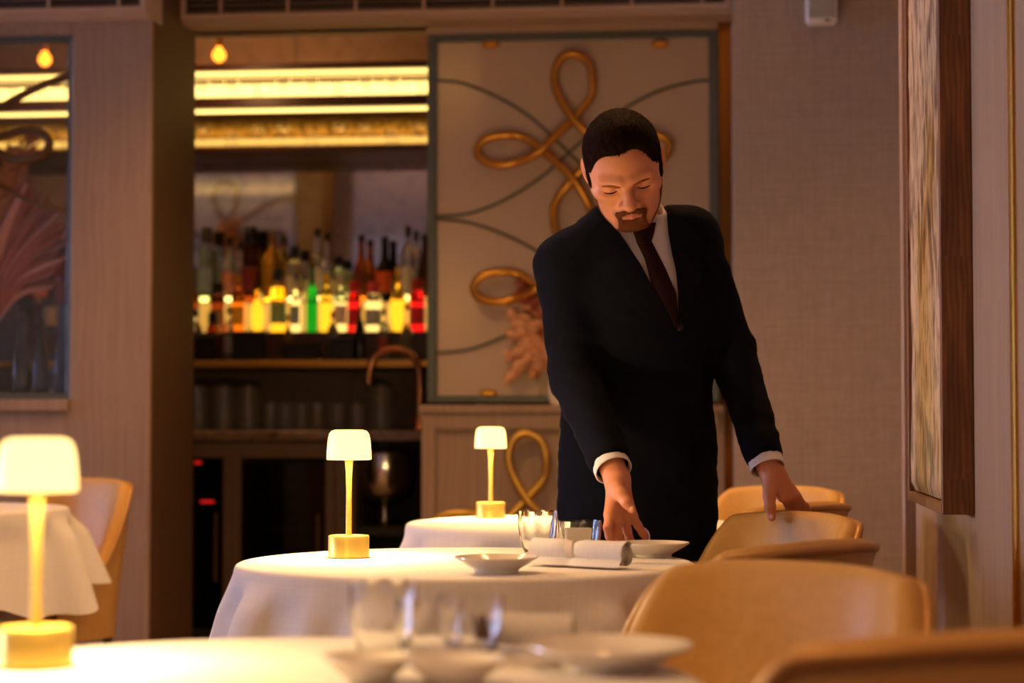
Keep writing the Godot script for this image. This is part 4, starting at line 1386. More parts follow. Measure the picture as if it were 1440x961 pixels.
func build_flowers() -> void:
	M.dry_rose = mat(Color(0.80, 0.55, 0.48), 0.4)
	M.dry_red = mat(Color(0.62, 0.30, 0.22), 0.5)
	M.dry_tan = mat(Color(0.84, 0.60, 0.38), 0.85)
	M.dry_pink = mat(Color(0.92, 0.70, 0.55), 0.85)
	# ledge behind the left screen
	var lz := ZL - 0.12
	var ly := onz(60, 560, ZL - 0.3).y
	var led := thing("bar_ledge", "dark ledge behind the left glazed screen carrying the dried fronds", "ledge", Vector3(-3.1, 0, lz - 0.16))
	put(box(Vector3(0, ly - 0.02, 0), Vector3(1.7, 0.04, 0.3), 0.004), "ledge_top", M.stone, led)
	put(box(Vector3(0, (ly - 0.04) * 0.5, 0), Vector3(1.66, ly - 0.04, 0.26), 0.004), "ledge_body", M.dark, led)
	var zz := lz - 0.16
	var vp := onz(-42, 560, zz)
	vp.y = ly
	var o := thing("dried_arrangement", "dark vase of dried palm fronds and pampas plumes behind the left screen", "dried flowers", vp)
	put(lathe([Vector2(0, 0), Vector2(0.05, 0), Vector2(0.075, 0.06), Vector2(0.07, 0.16), Vector2(0.035, 0.22), Vector2(0.04, 0.25), Vector2(0.034, 0.25), Vector2(0.03, 0.22), Vector2(0, 0.2)], 28), "vase", M.black, o)
	var mouth := Vector3(0, 0.24, 0)
	var ends := [[42, 195, 1], [20, 215, 1], [-20, 190, 1]]
	for k in 34:
		ends.append([104.0 - absf(k - 16.0) * (1.6 if k < 16 else 4.2) - 6.0 * (k % 3), 400.0 - k * 5.2 + 9.0 * (k % 2), 0])
	for i in ends.size():
		var e: Array = ends[i]
		var tip := onz(e[0], e[1], zz + 0.05 * ((i * 7) % 5 - 2) * 0.8) - vp
		var mid := mouth.lerp(tip, 0.5) + Vector3(0, 0.05, 0)
		var path := spline([mouth - Vector3(0, 0.1, 0), mid, tip], 8)
		if e[2] == 0:
			put(blade(path, 0.011 + 0.003 * (i % 3)), "palm_blade", M.dry_red if i % 4 else M.dry_rose, o)
		else:
			put(frond(path, 260, 0.15, 0.009, 60 + i, 0.25), "pampas_plume", M.dry_tan, o)
	for b in [[30, 440, 26, Color(0.02, 0.02, 0.03), "black bottle with cross mark on the ledge behind the left screen", no_label()], [88, 428, 22, Color(0.10, 0.16, 0.42), "blue bottle on the ledge beside the pilaster", no_label()], [58, 446, 24, Color(0.03, 0.025, 0.02), "dark bottle between the black and blue bottles on the left ledge", no_label()]]:
		build_bottle(b[0], b[1], zz + 0.10, ly, b[2], 3, b[3], Color(0.05, 0.04, 0.04), b[5], b[4])
	# vase by the glass screen
	var vz := ZP + 0.065
	var ty := onz(700, 570, ZP + 0.1).y
	var fp := onz(786, 560, vz)
	fp.y = ty
	o = thing("dried_arrangement", "pale vase of dried pink and tan flowers beside the man's right arm", "dried flowers", fp)
	put(lathe([Vector2(0, 0), Vector2(0.032, 0), Vector2(0.042, 0.03), Vector2(0.043, 0.08), Vector2(0.028, 0.12), Vector2(0.032, 0.14), Vector2(0.027, 0.14), Vector2(0.022, 0.12), Vector2(0, 0.1)], 28), "vase", M.china, o)
	var tips := [[720, 440, 0], [732, 415, 1], [745, 430, 0], [722, 470, 0], [716, 498, 0], [738, 455, 0], [752, 470, 0], [728, 520, 0], [760, 440, 0], [770, 415, 1], [745, 500, 0], [716, 528, 0], [760, 500, 2], [752, 520, 2], [742, 480, 0], [800, 420, 0], [830, 450, 0], [850, 480, 0], [735, 400, 1], [727, 455, 0], [735, 490, 0], [757, 455, 0], [768, 480, 0]]
	for i in tips.size():
		var e: Array = tips[i]
		var tip := onz(e[0], e[1], vz + 0.03 * ((i * 5) % 5 - 1)) - fp
		var mo := Vector3(0, 0.13, 0)
		var path := spline([mo - Vector3(0, 0.05, 0), mo.lerp(tip, 0.55) + Vector3(0.0, 0.05, 0), tip], 7)
		put(frond(path, 40, 0.085, 0.013, 90 + i, 0.25), "dried_bloom", [M.dry_pink, M.dry_red, M.dry_tan][e[2]], o)

func no_label() -> Color:
	return Color(0, 0, 0, 0)

# ------------------------------------------------------------------ the man: distance-field modelling
class Prim:
	var kind := 0
	var a: Vector3
	var b: Vector3
	var ba: Vector3
	var bb := 1.0
	var ra := 0.0
	var rb := 0.0
	var k := 0.01
	var sub := false
	var inv: Basis
	var rad: Vector3
	# stack of level elliptical sections: rows of [height, centre x, centre z, half width, half depth]
	var rows: Array
	var ax: Vector3
	var az: Vector3
	func eval(p: Vector3) -> float:
		if kind == 0:
			var pa := p - a
			var t := clampf(pa.dot(ba) / bb, 0.0, 1.0)
			return (pa - ba * t).length() - ra - (rb - ra) * t
		if kind == 1:
			var q := inv * (p - a)
			var u := q / rad
			var l0 := u.length()
			if l0 < 0.001:
				return -minf(rad.x, minf(rad.y, rad.z))
			return l0 * (l0 - 1.0) / (u / rad).length()
		if kind == 3:
			return (p - a).dot(b)
		var y := p.y
		var n := rows.size()
		var i := 0
		while i < n - 2 and y > rows[i + 1][0]:
			i += 1
		var r0: Array = rows[i]
		var r1: Array = rows[i + 1]
		var f := clampf((y - r0[0]) / (r1[0] - r0[0]), 0.0, 1.0)
		f = f * f * (3.0 - 2.0 * f) * 0.5 + f * 0.5
		var w: float = lerpf(r0[3], r1[3], f)
		var dd: float = lerpf(r0[4], r1[4], f)
		var dx: float = p.dot(ax) - lerpf(r0[1], r1[1], f)
		var dz: float = p.dot(az) - lerpf(r0[2], r1[2], f)
		var q := sqrt((dx / w) * (dx / w) + (dz / dd) * (dz / dd))
		var side := (q - 1.0) * minf(w, dd) * (0.6 + 0.4 * clampf(q, 0.0, 1.5))
		var cap := maxf(rows[0][0] - y, y - rows[n - 1][0])
		return maxf(side, cap)

func cone(a: Vector3, b: Vector3, ra: float, rb: float, k := 0.012, sub := false) -> Prim:
	var p := Prim.new()
	p.a = a
	p.b = b
	p.ba = b - a
	p.bb = maxf(p.ba.length_squared(), 1e-8)
	p.ra = ra
	p.rb = rb
	p.k = k
	p.sub = sub
	return p

func egg(c: Vector3, r: Vector3, bas: Basis, k := 0.012, sub := false) -> Prim:
	var p := Prim.new()
	p.kind = 1
	p.a = c
	p.rad = r
	p.inv = bas.inverse()
	p.k = k
	p.sub = sub
	return p

func halfspace(c: Vector3, n: Vector3) -> Prim:
	var p := Prim.new()
	p.kind = 3
	p.a = c
	p.b = n.normalized()
	return p

func field(prims: Array, p: Vector3) -> float:
	var d := 1e3
	for q: Prim in prims:
		var e := q.eval(p)
		if q.sub:
			e = -e
			var h := maxf(q.k - absf(d - e), 0.0) / q.k
			d = maxf(d, e) + h * h * q.k * 0.25
		else:
			var h := maxf(q.k - absf(d - e), 0.0) / q.k
			d = minf(d, e) - h * h * q.k * 0.25
	return d

class Soup:
	var v := PackedVector3Array()
	var i := PackedInt32Array()
	var c := PackedColorArray()

# surface nets of: max(field(A) - off, field(B) if B, every half-space in cuts)
func mesh_field(soup: Soup, A: Array, cell: float, lo: Vector3, hi: Vector3, off := 0.0, B := [], cuts := []) -> void:
	var S := 5
	var nb := Vector3i(((hi - lo) / (cell * S)).ceil())
	var nx := nb.x * S + 1
	var ny := nb.y * S + 1
	var nz := nb.z * S + 1
	var val := PackedFloat32Array()
	val.resize(nx * ny * nz)
	val.fill(1e6)
	var idx := PackedInt32Array()
	idx.resize(nx * ny * nz)
	idx.fill(-1)
	var hd := cell * S * 0.87
	var active := []
	for bz in nb.z:
		for by in nb.y:
			for bx in nb.x:
				var c := lo + Vector3(bx + 0.5, by + 0.5, bz + 0.5) * (cell * S)
				var near := []
				var best := 1e3
				var es := PackedFloat32Array()
				for q: Prim in A:
					var e := q.eval(c)
					es.append(e)
					if not q.sub:
						best = minf(best, e)
				if best > hd * 1.3 + 0.02 + off:
					continue
				for n in A.size():
					var q: Prim = A[n]
					if q.sub:
						if es[n] < hd * 1.3 + q.k:
							near.append(q)
					elif es[n] < best + 2.6 * hd + q.k:
						near.append(q)
				var d := field(near, c) - off
				if B.size():
					d = maxf(d, field(B, c))
				for q: Prim in cuts:
					d = maxf(d, q.eval(c))
				if absf(d) > hd * 1.35 + 0.004:
					continue
				active.append(Vector3i(bx, by, bz))
				for z in range(bz * S, bz * S + S + 1):
					for y in range(by * S, by * S + S + 1):
						var at0 := (z * ny + y) * nx
						for x in range(bx * S, bx * S + S + 1):
							if val[at0 + x] < 1e5:
								continue
							var p := lo + Vector3(x, y, z) * cell
							var e := field(near, p) - off
							if B.size():
								e = maxf(e, field(B, p))
							for q: Prim in cuts:
								e = maxf(e, q.eval(p))
							val[at0 + x] = e
	var sy := nx
	var sz := nx * ny
	var corner := [0, 1, sy, sy + 1, sz, sz + 1, sz + sy, sz + sy + 1]
	var cpos := [Vector3(0, 0, 0), Vector3(1, 0, 0), Vector3(0, 1, 0), Vector3(1, 1, 0), Vector3(0, 0, 1), Vector3(1, 0, 1), Vector3(0, 1, 1), Vector3(1, 1, 1)]
	var edges := [[0, 1], [2, 3], [4, 5], [6, 7], [0, 2], [1, 3], [4, 6], [5, 7], [0, 4], [1, 5], [2, 6], [3, 7]]
	var cells := PackedInt32Array()
	for bl: Vector3i in active:
		for z in range(bl.z * S, bl.z * S + S):
			for y in range(bl.y * S, bl.y * S + S):
				for x in range(bl.x * S, bl.x * S + S):
					var o := (z * ny + y) * nx + x
					var neg := 0
					for q in 8:
						if val[o + corner[q]] < 0.0:
							neg += 1
					if neg == 0 or neg == 8:
						continue
					var sum := Vector3.ZERO
					var cnt := 0
					for e in edges:
						var va := val[o + corner[e[0]]]
						var vb := val[o + corner[e[1]]]
						if (va < 0.0) != (vb < 0.0):
							sum += cpos[e[0]].lerp(cpos[e[1]], va / (va - vb))
							cnt += 1
					idx[o] = soup.v.size()
					soup.v.append(lo + (Vector3(x, y, z) + sum / cnt) * cell)
					cells.append(o)
	for o in cells:
		var v0 := val[o] < 0.0
		for ax in 3:
			var st1: int = [1, sy, sz][ax]
			var u: int = [sy, sz, 1][ax]
			var w: int = [sz, 1, sy][ax]
			var v1 := val[o + st1] < 0.0
			if v0 == v1:
				continue
			var a := idx[o]
			if o - u - w < 0:
				continue
			var b := idx[o - u]
			var c := idx[o - u - w]
			var d := idx[o - w]
			if a < 0 or b < 0 or c < 0 or d < 0:
				continue
			if v0:
				soup.i.append_array(PackedInt32Array([a, c, b, a, d, c]))
			else:
				soup.i.append_array(PackedInt32Array([a, b, c, a, c, d]))

func soup_normals(soup: Soup) -> PackedVector3Array:
	var n := PackedVector3Array()
	n.resize(soup.v.size())
	for t in range(0, soup.i.size(), 3):
		var a := soup.i[t]
		var b := soup.i[t + 1]
		var c := soup.i[t + 2]
		var f := (soup.v[c] - soup.v[a]).cross(soup.v[b] - soup.v[a])
		n[a] += f
		n[b] += f
		n[c] += f
	for k in n.size():
		n[k] = n[k].normalized()
	return n

func soup_mesh(soup: Soup) -> ArrayMesh:
	var n := soup_normals(soup)
	var arr := []
	arr.resize(Mesh.ARRAY_MAX)
	arr[Mesh.ARRAY_VERTEX] = soup.v
	arr[Mesh.ARRAY_NORMAL] = n
	arr[Mesh.ARRAY_INDEX] = soup.i
	if soup.c.size() == soup.v.size():
		arr[Mesh.ARRAY_COLOR] = soup.c
	var m := ArrayMesh.new()
	m.add_surface_from_arrays(Mesh.PRIMITIVE_TRIANGLES, arr)
	return m

var man_root := Vector3.ZERO
var jacket: Array = []

# joint of the man, seen at a pixel and distance, relative to his root
func jt(px: float, py: float, d: float) -> Vector3:
	return at(px, py, d) - man_root

# where the line of sight through a pixel meets the jacket
func on_jacket(px: float, py: float) -> Vector3:
	var d0 := 4.15
	var d := d0
	while d < 4.8:
		if field(jacket, jt(px, py, d)) < 0.0:
			break
		d += 0.02
	var lo := d - 0.02
	var hi := d
	for k in 7:
		var m := (lo + hi) * 0.5
		if field(jacket, jt(px, py, m)) < 0.0:
			hi = m
		else:
			lo = m
	return jt(px, py, minf(hi, 4.62))

func resample(pts: Array, t: float) -> Vector2:
	var total := 0.0
	for i in pts.size() - 1:
		total += Vector2(pts[i][0], pts[i][1]).distance_to(Vector2(pts[i + 1][0], pts[i + 1][1]))
	var left := total * t
	for i in pts.size() - 1:
		var a := Vector2(pts[i][0], pts[i][1])
		var b := Vector2(pts[i + 1][0], pts[i + 1][1])
		var l := a.distance_to(b)
		if left <= l or i == pts.size() - 2:
			return a.lerp(b, clampf(left / maxf(l, 0.001), 0, 1))
		left -= l
	return Vector2(pts[-1][0], pts[-1][1])

# cloth piece lying on the jacket front between two outlines, lift off the surface, with thickness
func piece(left: Array, right: Array, n: int, m: int, lift: float, thick: float, bulge := 0.0) -> ArrayMesh:
	var fwd := (at(720, 590, 1.0) - Vector3(0, CAM_H, 0)).normalized()
	var front := []
	var back := []
	for i in n + 1:
		var t := float(i) / n
		var a := resample(left, t)
		var b := resample(right, t)
		var r := PackedVector3Array()
		var q := PackedVector3Array()
		for j in m + 1:
			var s := float(j) / m
			var p := on_jacket(lerpf(a.x, b.x, s), lerpf(a.y, b.y, s)) - fwd * (lift + bulge * (1.0 - pow(2.0 * s - 1.0, 2.0)))
			r.append(p)
			q.append(p + fwd * thick)
		front.append(r)
		back.append(q)
	var st := tool()
	grid(st, front, false, 0)
	grid(st, back, false, 1, true)
	for j in [0, m]:
		var e1 := []
		for i in n + 1:
			e1.append(PackedVector3Array([front[i][j], back[i][j]]))
		grid(st, e1, false, 2 + j, j == 0)
	for i in [0, n]:
		grid(st, [front[i], back[i]], false, 60 + i, i == n)
	return done(st)

func build_person() -> void:
	man_root = gp(897, 4.66, 0.0)
	var o := thing("person", "man in a dark suit and tie leaning over the middle table", "person", man_root)
	var yw := deg_to_rad(YAW)
	var R := Vector3(cos(yw), 0, -sin(yw))
	var TO := Vector3(sin(yw), 0, cos(yw))     # towards the camera
	M.suit = mat(Color(0.06, 0.065, 0.105), 0.9, 0.0, 0.15)
	M.suit.rim_enabled = true
	M.suit.rim = 0.05
	M.shirt = tri_tex(mat(Color(0.86, 0.84, 0.86), 0.8), weave(128, 0.94, 1.0, 0.2, 31), 12.0, false)
	M.tie = mat(Color(0.14, 0.06, 0.075), 0.75, 0.0, 0.2)
	M.skin = mat(Color(1, 1, 1), 0.48, 0.0, 0.4)
	M.skin.vertex_color_use_as_albedo = true
	M.skin.subsurf_scatter_enabled = true
	M.skin.subsurf_scatter_strength = 0.12
	M.hair = mat(Color(0.10, 0.05, 0.038), 0.75, 0.0, 0.12)
	M.beard = mat(Color(0.36, 0.20, 0.13), 0.85, 0.0, 0.2)

	# ---------------- jacket
	var sec := []
	for s in [[800, 894, 104, 4.68, 0.125], [720, 897, 113, 4.68, 0.135], [640, 897, 112, 4.67, 0.13], [580, 896, 108, 4.65, 0.122], [530, 893, 106, 4.63, 0.122], [470, 888, 106, 4.60, 0.13], [400, 883, 102, 4.57, 0.128], [350, 882, 84, 4.56, 0.10], [318, 890, 52, 4.55, 0.075]]:
		var p := jt(s[1], s[0], s[3])
		sec.append([p.y, p.dot(R), p.dot(TO), s[2] * s[3] / FOC, s[4]])
	var torso := Prim.new()
	torso.kind = 2
	torso.rows = sec
	torso.ax = R
	torso.az = TO
	torso.k = 0.04
	var shR := jt(794, 374, 4.54)
	var elR := jt(807, 530, 4.50)
	var wrR := jt(856, 646, 4.31)
	var shL := jt(970, 333, 4.60)
	var elL := jt(1030, 495, 4.65)
	var wrL := jt(1074, 640, 4.50)
	var nk := jt(897, 322, 4.55)
	jacket = [torso,
		cone(jt(852, 313, 4.50), shR, 0.044, 0.066, 0.03),
		cone(jt(928, 318, 4.54), shL, 0.050, 0.066, 0.03),
		cone(shR, elR, 0.068, 0.055, 0.03), cone(elR, wrR, 0.056, 0.047, 0.02),
		cone(shL, elL, 0.066, 0.053, 0.03), cone(elL, wrL, 0.054, 0.045, 0.02)]
	var axR := (wrR - elR).normalized()
	var axL := (wrL - elL).normalized()
	var jk := jacket.duplicate()
	jk.append(egg(wrR + axR * 0.075, Vector3(0.062, 0.062, 0.062), Basis(), 0.008, true))
	jk.append(egg(wrL + axL * 0.073, Vector3(0.06, 0.06, 0.06), Basis(), 0.008, true))
	# room for the neck
	jk.append(cone(nk + Vector3(0, -0.035, 0) + TO * 0.03, nk + Vector3(0, 0.12, 0) + TO * 0.05, 0.070, 0.086, 0.012, true))
	var soup := Soup.new()
	mesh_field(soup, jk, 0.011, Vector3(-0.36, 0.66, -0.34), Vector3(0.44, 1.54, 0.50))
	# soft drag folds of the cloth
	var fn := FastNoiseLite.new()
	fn.seed = 8
	fn.frequency = 1.0
	var jn := soup_normals(soup)
	for k in soup.v.size():
		var p := soup.v[k]
		soup.v[k] = p + jn[k] * (fn.get_noise_3d(p.x * 7.0 + p.y * 9.0, p.y * 17.0, p.z * 7.0) * 0.006)
	var jm := put(soup_mesh(soup), "jacket", M.suit, o)
	# lapels, shirt, tie, collar
	put(piece([[860, 312], [884, 346], [915, 401], [949, 457]], [[942, 300], [940, 327], [951, 379], [956, 457]], 26, 10, 0.004, 0.003), "shirt_front", M.shirt, o)
	put(piece([[894, 340], [906, 364], [920, 416], [946, 461]], [[916, 340], [936, 379], [950, 412], [955, 461]], 22, 8, 0.011, 0.005, 0.005), "tie", M.tie, o)
	put(piece([[892, 316], [890, 328], [896, 343]], [[922, 314], [919, 330], [915, 343]], 8, 8, 0.015, 0.008, 0.009), "tie_knot", M.tie, o)
	put(piece([[832, 330], [828, 360], [846, 382], [850, 396], [905, 446], [948, 474]], [[856, 306], [868, 326], [884, 348], [900, 372], [916, 402], [953, 462]], 30, 7, 0.015, 0.004), "lapel", M.suit, jm)
	put(piece([[937, 300], [939, 327], [944, 355], [950, 381], [953, 416], [954, 462]], [[962, 306], [990, 345], [983, 366], [990, 376], [972, 440], [960, 476]], 30, 7, 0.015, 0.004), "lapel", M.suit, jm)
	var bp := on_jacket(955, 461) + TO * 0.014
	var bst := tool()
	alathe(bst, [Vector2(0, 0), Vector2(0.0085, 0), Vector2(0.009, 0.002), Vector2(0.006, 0.003), Vector2(0, 0.0025)], 16, Transform3D(Basis(R, TO, Vector3.UP), bp))
	put(done(bst), "button", M.black, jm)
	# shirt collar folded round the neck, its two points spread beside the knot
	var nd := (jt(884, 268, 4.47) - nk).normalized()
	var cs := R - nd * R.dot(nd)
	cs = cs.normalized()
	var cf := cs.cross(nd).normalized()
	var crows := []
	for e in 5:
		crows.append(PackedVector3Array())
	for j in 61:
		var fi := deg_to_rad(14.0 + (360.0 - 28.0) * j / 60.0)
		var dip := 0.030 * (exp(-pow((fi - 0.45) / 0.30, 2.0)) + exp(-pow((TAU - fi - 0.45) / 0.30, 2.0)))
		var rd := cs * sin(fi) + cf * cos(fi)
		crows[0].append(nk + nd * -0.005 + rd * 0.066)
		crows[1].append(nk + nd * 0.036 + rd * 0.0635)
		crows[2].append(nk + nd * 0.039 + rd * 0.066)
		crows[3].append(nk + nd * 0.034 + rd * 0.069)
		crows[4].append(nk + nd * (-0.004 - dip) + rd * (0.079 + dip * 0.5))
	var colst := tool()
	grid(colst, crows, false, 0)
	put(done(colst), "shirt_collar", M.shirt, o)
	# cuffs
	for w in [[wrR, axR, 0.0395], [wrL, axL, 0.038]]:
		var c: Vector3 = w[0]
		var ax: Vector3 = w[1]
		var r: float = w[2]
		var s := ax.cross(TO).normalized()
		var cst := tool()
		alathe(cst, [Vector2(r, -0.02), Vector2(r + 0.001, 0.0), Vector2(r + 0.002, 0.035), Vector2(r, 0.037), Vector2(r - 0.002, 0.035), Vector2(r - 0.003, -0.02)], 36, Transform3D(Basis(s, ax, ax.cross(s)), c))
		put(done(cst), "shirt_cuff", M.shirt, o)

	# ---------------- trousers and shoes
	var legs := []
	for g in [-1, 1]:
		var hip := jt(897 + g * 50, 655, 4.67)
		var knee: Vector3 = Vector3(hip.x, 0.50, hip.z + 0.03) + R * g * 0.01
		var ank: Vector3 = Vector3(hip.x, 0.09, hip.z - 0.01) + R * g * 0.02
		legs.append(cone(hip, knee, 0.098, 0.075, 0.03))
		legs.append(cone(knee, ank, 0.074, 0.058, 0.03))
		var sh := tool()
		var foot := Vector3(ank.x, 0, ank.z) + TO * 0.07
		var rows := []
		for q in [[0.0, 0.9], [0.012, 0.98], [0.03, 1.0], [0.055, 0.86], [0.075, 0.6], [0.09, 0.42], [0.10, 0.0]]:
			var row := PackedVector3Array()
			for j in 28:
				var an := TAU * j / 28
				var back := -0.35 * smoothstep(0.04, 0.09, q[0])
				row.append(foot + R * cos(an) * 0.05 * (1.0 - 0.15 * sin(an)) * minf(1.0, q[1] + 0.12) + TO * (sin(an) * 0.14 * q[1] + back * 0.18) + Vector3(0, q[0], 0))
			rows.append(row)
		grid(sh, rows, true, 0)
		put(done(sh), "shoe", M.black, o)
	var tp := Prim.new()
	soup = Soup.new()
	mesh_field(soup, legs, 0.014, Vector3(-0.3, 0.04, -0.25), Vector3(0.3, 1.05, 0.25))
	put(soup_mesh(soup), "trousers", M.suit, o)

	# ---------------- skin: body, head and hands in one mesh
	var skin := Soup.new()
	var head := build_head_prims(o)
	var hb: Basis = head[1]
	var hc: Vector3 = head[2]
	var neck_top: Vector3 = hc + hb * Vector3(0, -0.06, -0.035)
	var body := [cone(neck_top, nk + Vector3(0, -0.05, 0), 0.056, 0.06, 0.03), cone(nk + Vector3(0, -0.07, 0), jt(895, 640, 4.67), 0.07, 0.09, 0.04),
		cone(nk + Vector3(0, -0.07, 0), shR, 0.04, 0.04, 0.03), cone(shR, elR, 0.042, 0.034, 0.02), cone(elR, wrR, 0.034, 0.028, 0.02),
		cone(nk + Vector3(0, -0.07, 0), shL, 0.04, 0.04, 0.03), cone(shL, elL, 0.042, 0.034, 0.02), cone(elL, wrL, 0.034, 0.028, 0.02)]
	for g in [-1, 1]:
		var hip := jt(897 + g * 50, 655, 4.67)
		body.append(cone(hip, Vector3(hip.x, 0.50, hip.z + 0.03), 0.07, 0.05, 0.03))
		body.append(cone(Vector3(hip.x, 0.50, hip.z + 0.03), Vector3(hip.x, 0.09, hip.z - 0.01), 0.048, 0.036, 0.03))
	mesh_field(skin, body, 0.013, Vector3(-0.36, 0.03, -0.3), Vector3(0.44, 1.54, 0.45))
	var body_end := skin.v.size()
	var hp: Array = head[0]
	mesh_field(skin, hp, 0.0031, hc - Vector3(0.135, 0.17, 0.15), hc + Vector3(0.135, 0.15, 0.15))
	var head_end := skin.v.size()
	var handR := hand_right(wrR)
	mesh_field(skin, handR, 0.003, jt(868, 715, 4.25) - Vector3(0.09, 0.12, 0.13), jt(868, 715, 4.25) + Vector3(0.09, 0.12, 0.13))
	var handL := hand_left(wrL)
	mesh_field(skin, handL, 0.003, jt(1100, 695, 4.47) - Vector3(0.09, 0.10, 0.12), jt(1100, 695, 4.47) + Vector3(0.09, 0.10, 0.12))
	# colour of skin: lips, cheeks, shaven jaw
	var n := FastNoiseLite.new()
	n.seed = 3
	n.frequency = 60.0
	var base := Color(0.66, 0.275, 0.145)
	var inv := hb.inverse()
	for k in skin.v.size():
		var c := base
		var p := skin.v[k]
		c = c.lerp(Color(0.54, 0.20, 0.12), 0.25 + 0.25 * n.get_noise_3dv(p))
		if k >= body_end and k < head_end:
			var q := inv * (p - hc) / HEAD_S
			var lip := exp(-(pow(q.x / 0.019, 4.0) + pow((q.y + 0.0675) / 0.0075, 2.0))) * (1.0 if q.z > 0.07 else 0.0)
			c = c.lerp(Color(0.50, 0.15, 0.12), 0.75 * lip)
			if q.y < 0.0 and q.z > -0.02:
				var near := field(head[3], p)
				c = c.lerp(Color(0.16, 0.065, 0.035), 0.72 * smoothstep(0.010, -0.001, near) * (0.8 + 0.4 * n.get_noise_3dv(p * 5.0)))
		skin.c.append(c)
	put(soup_mesh(skin), "body", M.skin, o)
	nails(o)

const HEAD_S := 1.07

func build_head_prims(o: Node3D) -> Array:
	var yw := deg_to_rad(YAW)
	var B0 := Basis(Vector3(cos(yw), 0, -sin(yw)), Vector3.UP, Vector3(sin(yw), 0, cos(yw)))
	var B := B0 * Basis(Vector3(0, 0, 1), deg_to_rad(9.0)) * Basis(Vector3(0, 1, 0), deg_to_rad(-5.0)) * Basis(Vector3(1, 0, 0), deg_to_rad(36.0))
	var c := jt(877, 233, 4.42)
	var S := HEAD_S
	var P := func(x: float, y: float, z: float) -> Vector3: return c + B * (Vector3(x, y, z) * S)
	var E := func(x: float, y: float, z: float, rx: float, ry: float, rz: float, k: float, sub := false) -> Prim: return egg(c + B * (Vector3(x, y, z) * S), Vector3(rx, ry, rz) * S, B, k, sub)
	var K := func(a: Array, b: Array, ra: float, rb: float, k: float, sub := false) -> Prim: return cone(c + B * (Vector3(a[0], a[1], a[2]) * S), c + B * (Vector3(b[0], b[1], b[2]) * S), ra * S, rb * S, k, sub)
	var L := []
	L.append(E.call(0, 0.026, -0.012, 0.077, 0.080, 0.094, 0.02))
	L.append(E.call(0, -0.028, 0.028, 0.066, 0.080, 0.062, 0.03))
	L.append(E.call(0, -0.070, 0.034, 0.055, 0.042, 0.048, 0.025))
	L.append(E.call(0, -0.101, 0.064, 0.025, 0.017, 0.019, 0.02))
	for g in [-1, 1]:
		L.append(K.call([g * 0.058, -0.050, -0.008], [g * 0.024, -0.098, 0.060], 0.019, 0.015, 0.02))
		L.append(E.call(g * 0.047, -0.022, 0.053, 0.024, 0.018, 0.024, 0.02))
		L.append(K.call([g * 0.047, 0.012, 0.069], [g * 0.012, 0.010, 0.085], 0.0115, 0.0110, 0.012))
	for g in [-1, 1]:
		L.append(E.call(g * 0.034, -0.008, 0.089, 0.019, 0.0105, 0.0165, 0.010, true))
		L.append(E.call(g * 0.0165, -0.012, 0.095, 0.006, 0.012, 0.010, 0.008, true))
		L.append(E.call(g * 0.034, -0.007, 0.0665, 0.0165, 0.0125, 0.0135, 0.004))
	L.append(K.call([0, 0.006, 0.082], [0, -0.034, 0.104], 0.0085, 0.0115, 0.010))
	L.append(E.call(0, -0.038, 0.104, 0.0140, 0.0120, 0.0135, 0.006))
	for g in [-1, 1]:
		L.append(E.call(g * 0.0160, -0.0410, 0.0935, 0.0095, 0.0085, 0.0115, 0.005))
		L.append(E.call(g * 0.0085, -0.0495, 0.100, 0.0045, 0.0035, 0.006, 0.003, true))
		L.append(K.call([g * 0.0255, -0.034, 0.090], [g * 0.034, -0.060, 0.083], 0.0032, 0.0030, 0.010, true))
	L.append(E.call(0, -0.064, 0.074, 0.031, 0.020, 0.020, 0.015))
	L.append(K.call([-0.019, -0.065, 0.0865], [0, -0.0630, 0.0935], 0.0030, 0.0038, 0.005))
	L.append(K.call([0.019, -0.065, 0.0865], [0, -0.0630, 0.0935], 0.0030, 0.0038, 0.005))
	L.append(K.call([-0.015, -0.071, 0.0865], [0, -0.0720, 0.0915], 0.0034, 0.0046, 0.005))
	L.append(K.call([0.015, -0.071, 0.0865], [0, -0.0720, 0.0915], 0.0034, 0.0046, 0.005))
	L.append(K.call([-0.023, -0.0675, 0.090], [0.023, -0.0675, 0.090], 0.0018, 0.0018, 0.003, true))
	L.append(K.call([-0.014, -0.086, 0.089], [0.014, -0.086, 0.089], 0.004, 0.004, 0.010, true))
	# ears
	for g in [-1, 1]:
		var eb := B * Basis(Vector3(0, 1, 0), g * deg_to_rad(-28.0)) * Basis(Vector3(1, 0, 0), deg_to_rad(-12.0))
		L.append(egg(c + B * (Vector3(g * 0.078, -0.008, -0.014) * S), Vector3(0.0075, 0.032, 0.019) * S, eb, 0.008))
		L.append(egg(c + B * (Vector3(g * 0.087, -0.004, -0.010) * S), Vector3(0.0055, 0.019, 0.010) * S, eb, 0.005, true))
	# neck
	var nk := jt(897, 322, 4.55)
	L.append(cone(c + B * (Vector3(0, -0.055, -0.032) * S), nk + Vector3(0, -0.03, 0), 0.056, 0.060, 0.02))
	# hair
	var H := [E.call(0, 0.030, -0.014, 0.081, 0.083, 0.098, 0.02), E.call(0, 0.064, 0.030, 0.058, 0.050, 0.050, 0.03), E.call(0, -0.01, -0.045, 0.078, 0.062, 0.064, 0.02)]
	for g in [-1, 1]:
		H.append(E.call(g * 0.074, -0.008, 0.002, 0.006, 0.034, 0.013, 0.01))
	var cuts := []
	for g in [-1, 1]:
		cuts.append(0)
	var hs := Soup.new()
	var nrm: Vector3 = B * Vector3(0, -0.62, 0.785)
	var keep := []
	# face opening: an egg pushed into the front of the hair, receding at the temples
	keep = H.duplicate()
	keep.append(E.call(0.0, -0.034, 0.096, 0.080, 0.099, 0.078, 0.010, true))
